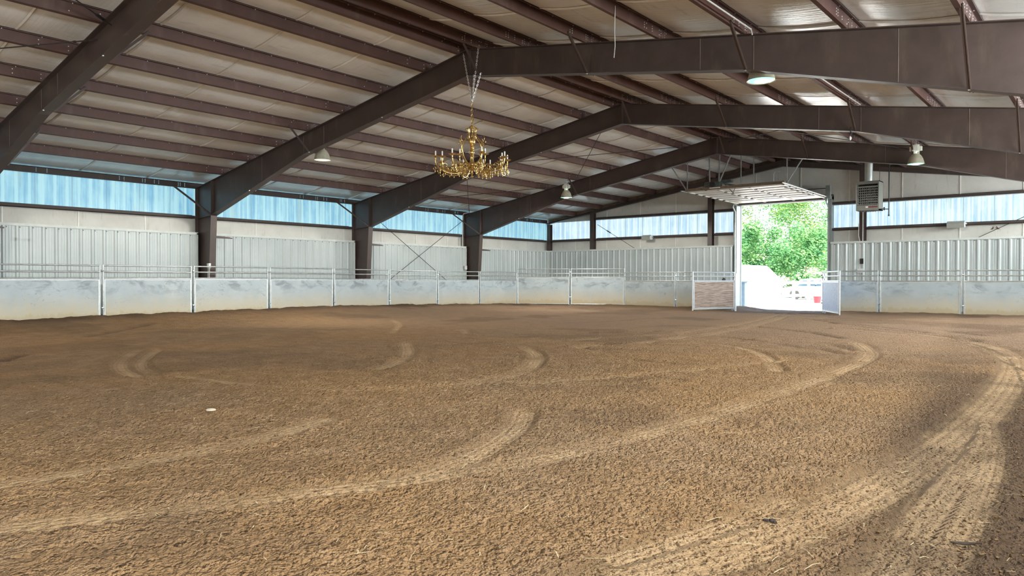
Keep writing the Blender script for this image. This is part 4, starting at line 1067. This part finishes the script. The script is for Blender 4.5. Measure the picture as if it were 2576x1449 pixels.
lat([(.012,4.30),(.05,4.31),(.06,4.335),(.03,4.36),(.012,4.38)],'crown_cap')
arm_m = None
def arm(az, ri, zi, f):
    m = MB()
    main = cr([(.07,3.55),(.16,3.47),(.28,3.42),(.42,3.40),(.58,3.42),(.70,3.47),(.755,3.55),(.77,3.64)])
    m.tube(rad(main,az),.014,6)
    low = cr([(.08,3.50),(.20,3.40),(.34,3.355),(.50,3.36),(.62,3.40)]); m.tube(rad(low,az+.05),.009,5)
    # scrolls and drops
    for (r,z,rr,t0,t1,da) in ((.36,3.50,.085,-.5*PI,1.6*PI,0),(.56,3.51,.075,-.5*PI,1.5*PI,0),(.70,3.40,.055,.5*PI,2.7*PI,0),(.25,3.53,.06,0,-2.2*PI,.02),(.47,3.44,.06,PI,-.9*PI,.06),(.63,3.52,.05,PI,3*PI,-.06),(.80,3.44,.04,.5*PI,2.4*PI,.03)):
        m.tube(rad(sp(r,z,rr,t0,t1,12),az+da),.0085,5)
    for r,z,da in ((.30,3.34,.04),(.44,3.33,0),(.56,3.35,-.04),(.68,3.36,.05),(.78,3.385,0),(.20,3.40,0)):
        x,y = CX+r*math.cos(az+da), CY+r*math.sin(az+da)
        m.lathe([(.003,.03),(.010,.015),(.013,0),(.008,-.018),(.002,-.026)],x,y,z,6); m.tube([(x,y,z+.02),(x,y,z+.10)],.006,5)
    for j in range(26):
        t = random.random(); p = main[int(t*(len(main)-1))]; a2 = az+random.uniform(-.03,.03); x,y,z = CX+p[0]*math.cos(a2),CY+p[0]*math.sin(a2),p[1]+random.uniform(-.02,.02)
        dx,dy,dz = random.uniform(-.04,.04),random.uniform(-.04,.04),random.uniform(-.03,.05)
        m.tube([(x,y,z),(x+dx*.6,y+dy*.6,z+dz),(x+dx,y+dy,z+dz*.5)],[.004,.012,.002],5)
    side = cr([(.50,3.42),(.60,3.46),(.66,3.54),(.66,3.62)])
    SD = [(r, z, az+.16*min(1,(r-.5)/.14)) for r,z in side]
    m.tube([(CX+r*math.cos(a),CY+r*math.sin(a),z) for r,z,a in SD],.011,6)
    A = m.build('arm',M['gold'],ch,True,True)
    for (r,a,z) in ((.77,az,3.64+f),(.66,az+.16,3.62+f*.5+.02)):
        x,y = CX+r*math.cos(a),CY+r*math.sin(a)
        MB().lathe([(.012,-.03-f),(.014,-.01),(.026,.0),(.05,.008),(.075,.022),(.078,.027),(.05,.018),(.018,.02),(.016,.04)],x,y,z,16).build('drip_pan',M['gold'],A,True,True)
        MB().lathe([(.0145,.03),(.0145,.125),(.010,.13),(.003,.135)],x,y,z,10).build('candle',M['candle'],A,True,True)
for k in range(8): arm(k*PI/4+.22, 0,0, .03 if k%2 else 0)
# chains
def links(a, c, L, r, w):
    a = Vector(a); c = Vector(c); d = c-a; n = max(1,int(d.length/(L*.78))); u = d.normalized(); s1 = u.orthogonal().normalized(); s2 = u.cross(s1)
    m = MB()
    for i in range(n):
        p = a+d*((i+.5)/n); s = s1 if i%2 else s2
        m.tube([p+u*(L/2-w)*(1 if math.sin(t)>=0 else -1)+u*w*math.sin(t)*1.0+s*w*math.cos(t) for t in np.linspace(0,2*PI,11)[:-1]], r, 5, closed=True)
    return m
links((CX,CY,4.36),(CX,CY,4.86),.07,.006,.018).build('hanging_chain',M['gold'],ch,True,True)
cm = MB(); cm.tube([(CX+.02,CY,4.38),(CX+.05,CY-.01,4.42),(CX+.05,CY,4.47),(CX+.02,CY,4.5)],.008,6); cm.build('chain_hook',M['gold'],ch,True,True)
for top in ((CX-.30,FY[2]-.11,5.93),(CX+.14,FY[2]-.11,6.0),(CX+.22,FY[2]-.12,5.43),(CX+.02,FY[2]-.12,5.42)):
    links((CX,CY,4.84),top,.05,.0048,.013).build('support_chain',M['silver'],ch,True,True)
MB().tube([(CX,CY,4.86),(CX+.02,CY-.02,5.2),(CX-.05,FY[2]-.12,5.75),(CX-.16,FY[2]-.2,6.02)],.006,5).build('power_cord',M['rod'],ch,True,True)

# ------------------------------------------------------------------ small things on the dirt
m = MB(); sx,sy = gp(530,1032); a0 = gz(sx,sy)
m.lathe([(.01,.0),(.045,.0),(.042,.008),(.025,.014),(.004,.016)],sx,sy,a0,10); o = tag(m.build('flat_stone',M['stone'],smooth=True),'pale flat stone lying alone on the brown dirt','stone')
m = MB(); sx,sy = gp(1938,1303); a0 = gz(sx,sy)
for k in range(7):
    x,y = sx+random.uniform(-.03,.03), sy+random.uniform(-.02,.02); m.lathe([(.003,-.008),(.011,0),(.009,.007),(.003,.010)],x,y,a0+.003,7)
tag(m.build('dung_clump',M['dung'],smooth=True),'dark clump of dung beside the wheel tracks','dung')
m = MB(); sx,sy = gp(2425,1362,.01); a0 = gz(sx,sy)+.012
pts = [(sx-.055,sy,a0),(sx-.02,sy+.012,a0+.004),(sx+.03,sy+.010,a0+.012),(sx+.06,sy,a0+.02),(sx+.02,sy-.012,a0+.006),(sx-.02,sy-.01,a0)]
m.add(pts+[(p[0],p[1],p[2]+.004) for p in pts],[(5,4,3,2,1,0),(6,7,8,9,10,11)]+[(i,(i+1)%6,6+(i+1)%6,6+i) for i in range(6)])
tag(m.build('dead_leaf',M['dung']),'small dark dead leaf on the dirt near the wide wheel track','leaf')
# scattered straw and clods
def scatter(n, fn):
    k = 0
    while k < n:
        px = random.uniform(-50,2620); py = 760+700*random.random()**1.0
        if py < 830: continue
        x,y = gp(px,py)
        if not (-20 < x < 1.3 and 1.5 < y < 26): continue
        fn(x,y); k += 1
m = MB()
def st(x,y):
    a = random.uniform(0,PI); L = random.choice([.02,.03,.04,.05,.07,.11]); z = gz(x,y)+.008; w = random.uniform(.0007,.0014); c,s = math.cos(a),math.sin(a); bz = random.uniform(0,.012)
    m.bar((x-c*L/2,y-s*L/2,z),(x+c*L*.0,y+s*L*.0+random.uniform(-.008,.008),z+bz),w*2,w); m.bar((x,y,z+bz),(x+c*L/2,y+s*L/2,z+.002),w*2,w)
scatter(260, st)
tag(m.build('straw',M['straw']),'pale straw bits scattered over the brown dirt','straw',kind='stuff')
m = MB(); ico = [(0,0,1),(.9,0,.3),(.28,.85,.35),(-.72,.53,.3),(-.72,-.53,.35),(.28,-.85,.3),(0,0,-.6)]
icf = [(0,1,2),(0,2,3),(0,3,4),(0,4,5),(0,5,1),(6,2,1),(6,3,2),(6,4,3),(6,5,4),(6,1,5)]
def cl(x,y):
    d = math.hypot(x,y)
    r = random.choice([.003,.004,.005,.006,.007,.010]) if d < 8 else random.choice([.006,.009,.012]); z = gz(x,y); a = random.uniform(0,6.28); c,s = math.cos(a),math.sin(a)
    e = [random.uniform(.7,1.3) for _ in range(7)]
    m.add([(x+r*e[i]*(p[0]*c-p[1]*s),y+r*e[i]*(p[0]*s+p[1]*c),z+r*.3+r*.8*p[2]*e[i]) for i,p in enumerate(ico)],icf)
scatter(5200, cl)
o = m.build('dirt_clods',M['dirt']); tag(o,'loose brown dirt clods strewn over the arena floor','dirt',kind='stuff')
me = o.data
at_ = me.attributes.new('track_d','FLOAT','POINT'); at_.data.foreach_set('value', np.full(len(me.vertices),4.0,dtype=np.float32))

# ------------------------------------------------------------------ outside
m = MB(); m.box(-120,90,GY+.1,140,-.35,-.12); m.box(-120,90,-90,YB-.6,-.35,-.12); m.box(WXR+.15,90,YB-.6,GY+.1,-.35,-.12); m.box(-120,WX-.15,YB-.6,GY+.1,-.35,-.12)
tag(m.build('ground',M['yard']),'pale sunlit gravel yard outside the hall','ground',kind='structure')
def tree(x,y,h,rad_,n,leaf,label):
    r = empty('leafy_tree',(x,y,-.12),label=label,cat='tree',group='trees beyond the yard fence')
    t = MB(); t.tube([(x,y,-.2),(x+.1,y,h*.15),(x-.1,y+.1,h*.3),(x,y,h*.45)],[.12,.08,.05,.02],8)
    for k in range(6 if h > 20 else 0):
        a = k*1.05; t.tube([(x,y,h*(.3+.08*k)),(x+rad_*.6*math.cos(a),y+rad_*.6*math.sin(a),h*(.45+.08*k))],[.09,.03],6)
    t.build('trunk',M['bark'],r,True,True)
    n = int(n*2.1); lobes = []
    for k in range(26):
        a = random.uniform(0,2*PI); q = random.random()**.6; zz = random.uniform(.05,.95)
        env = math.sin(PI*min(1,max(.18,zz*.92)))**.5
        lobes.append((x+rad_*env*q*math.cos(a),y+rad_*env*q*math.sin(a),h*zz,random.uniform(.55,1.15)*rad_*.34))
    V = np.zeros((n*4,3)); i = 0
    for k in range(n):
        lx,ly,lz,lr = lobes[random.randrange(26)]
        v = np.array([random.gauss(0,1) for _ in range(3)]); v /= np.linalg.norm(v)+1e-9
        p = np.array([lx,ly,lz])+v*lr*(random.random()**.35)
        nn = v+np.array([random.gauss(0,.7) for _ in range(3)]); nn /= np.linalg.norm(nn)
        u = np.cross(nn,[.3,.2,1]); u /= np.linalg.norm(u)+1e-9; w_ = np.cross(nn,u); s = random.uniform(.055,.13)
        V[i:i+4] = [p-u*s,p-w_*s*.55,p+u*s,p+w_*s*.55]; i += 4
    me = bpy.data.meshes.new('foliage'); me.from_pydata(V.tolist(),[],[(4*k,4*k+1,4*k+2,4*k+3) for k in range(n)]); me.update(); me.materials.append(M[leaf])
    o = bpy.data.objects.new('foliage',me); COL.objects.link(o); o.parent = r; o.matrix_parent_inverse = Matrix.Translation(-Vector(r.location))
for (x,y,h,rd,n,lf,lab) in (
  (-28.5,60,14.5,4.8,6500,'leaf','tall leafy tree outside, behind the white shed'),
  (-24.6,61,15.0,4.8,8000,'leaf2','tall yellow-green tree outside, beyond the white shed roof slope'),
  (-20.8,60,15.5,4.8,8000,'leaf','tall dense green tree outside, in the middle of the doorway view'),
  (-17.4,61,15.0,4.6,6500,'leaf2','yellow-green tree outside, beside the heater side door jamb'),
  (-26.5,67,17.5,5.2,5000,'leaf','tree outside, farther back above the white shed'),
  (-22.2,68,18.0,5.2,6000,'leaf2','farther tree outside filling the top of the doorway view'),
  (-18.4,67,18.0,5.2,5000,'leaf','farther tree outside near the top corner of the doorway, heater side'),
  (-21.4,54,5.2,2.8,5000,'leaf','low bushy tree in front of the tall ones outside'),
  (-17.6,53.5,5.0,2.6,4500,'leaf','low bushy tree behind the white car outside')):
    tree(x,y,h,rd,n,lf,lab)
# white rail fence
fr = empty('rail_fence',(-14.4,38,-.12),label='white board rail fence across the yard outside the door',cat='fence')
y = 33.0; P = []
while y < 53: P.append((-14.9+.035*(y-33),y)); y += 2.4
for x,yy in P:
    k = MB(); k.box(x-.07,x+.07,yy-.07,yy+.07,-.3,1.16); k.build('post',M['wood_white'],fr,world=True)
for z in (.28,.64,1.02):
    k = MB()
    for a,c in zip(P[:-1],P[1:]): k.bar((a[0]+.09,a[1],z),(c[0]+.09,c[1],z),.04,.15)
    k.build('rail_board',M['wood_white'],fr,world=True)
# post with cap by the door
ps = empty('gate_post',(-13.05,31.6,-.12),label='grey square post with flat cap just outside the big door',cat='post')
m = MB(); m.box(-13.17,-12.93,31.5,31.74,-.2,1.06); m.build('shaft',M['siding'],ps,world=True)
m = MB(); m.box(-13.3,-12.75,31.4,31.84,1.06,1.11); m.build('cap',M['siding'],ps,world=True)
# white shed
sh = empty('small_shed',(-20.3,46,-.12),label='low white shed with sloping roof outside, behind the rail fence',cat='shed')
m = MB(); m.prism([(-23.4,-.2),(-17.6,-.2),(-17.6,.98),(-18.7,2.05),(-23.4,2.3)],46,49); m.build('body',M['wood_white'],sh,world=True)
m = MB(); m.prism([(-23.6,2.3),(-18.65,2.06),(-17.35,.84),(-17.35,.92),(-18.62,2.15),(-23.6,2.4)],45.8,49.2); m.build('roof',M['trim_white'],sh,world=True)
# parked car
cr_ = empty('parked_car',(-15.6,50,-.12),label='white parked car with blue-tinted windows outside beyond the fence',cat='car')
z0 = -.12; y0,y1 = 49.2,50.9
m = MB(); m.prism([(-17.6,z0+.3),(-17.65,z0+.75),(-16.9,z0+.88),(-16.35,z0+1.35),(-15.2,z0+1.42),(-14.2,z0+1.38),(-13.6,z0+.92),(-13.45,z0+.3)],y0,y1); m.build('body',M['car_white'],cr_,world=True)
for xa,xb in ((-16.45,-15.45),(-15.35,-14.25)):
    m = MB(); m.prism([(xa-.1,z0+.9),(xb+.1,z0+.9),(xb-.05,z0+1.28),(xa+.22,z0+1.28)],y0-.015,y0); m.build('window_glass',M['car_glass'],cr_,world=True)
for xc in (-16.75,-14.35):
    m = MB(); m.prism([(xc+.33*math.cos(t),z0+.33+.33*math.sin(t)) for t in np.linspace(0,2*PI,17)[:-1]],y0-.03,y0+.18); m.build('wheel',M['tyre'],cr_,world=True)
# red tub
m = MB(); bx_,by_ = gp(2056,760,-.12); by = 42.4; bx = bx_*by/by_
m.lathe([(.17,0),(.22,.34),(.235,.34),(.235,.37),(.20,.37),(.16,.03)],bx,by,-.12,18,cap=True); o = tag(m.build('feed_bucket',M['red'],smooth=True),'red feed bucket outside at the foot of the rail fence','bucket')

# ------------------------------------------------------------------ light: sun, sky
w = bpy.data.worlds.new('World'); SC.world = w; w.use_nodes = True; nt = w.node_tree; bg = nt.nodes['Background']
sky = nt.nodes.new('ShaderNodeTexSky'); sky.sky_type = 'NISHITA'; sky.sun_disc = False; sky.sun_elevation = math.radians(48); sky.sun_rotation = math.radians(115)
nt.links.new(sky.outputs[0], bg.inputs[0]); bg.inputs[1].default_value = 1.0
sun = bpy.data.lights.new('sun','SUN'); sun.energy = 22; sun.angle = math.radians(.6); sun.color = (1,.96,.88)
so = bpy.data.objects.new('sun',sun); COL.objects.link(so)
dirv = Vector((-.62,.42,-.80)); so.rotation_euler = dirv.to_track_quat('-Z','Y').to_euler()

# ------------------------------------------------------------------ camera
cam = bpy.data.cameras.new('camera'); co = bpy.data.objects.new('camera',cam); COL.objects.link(co)
yaw,pit,rol,f = CAMP
cam.sensor_width = 36; cam.lens = f/2576*36; cam.clip_start = .05; cam.clip_end = 500
fw = Vector((math.sin(yaw)*math.cos(pit),math.cos(yaw)*math.cos(pit),math.sin(pit))); r0 = Vector((math.cos(yaw),-math.sin(yaw),0)); u0 = r0.cross(fw)
r2 = r0*math.cos(rol)+u0*math.sin(rol); u2 = -r0*math.sin(rol)+u0*math.cos(rol)
mw = Matrix(((r2.x,u2.x,-fw.x,0),(r2.y,u2.y,-fw.y,0),(r2.z,u2.z,-fw.z,CAM_H),(0,0,0,1))); co.matrix_world = mw
SC.camera = co
SC.view_settings.view_transform = 'Standard'; SC.view_settings.look = 'None'; SC.view_settings.gamma = 1; SC.view_settings.use_curve_mapping = False
SC.view_settings.exposure = 0.5
SC.cycles.use_denoising = True
SC.cycles.max_bounces = 6; SC.cycles.diffuse_bounces = 4; SC.cycles.glossy_bounces = 2; SC.cycles.transmission_bounces = 3; SC.cycles.adaptive_threshold = .025; SC.cycles.sample_clamp_indirect = 6
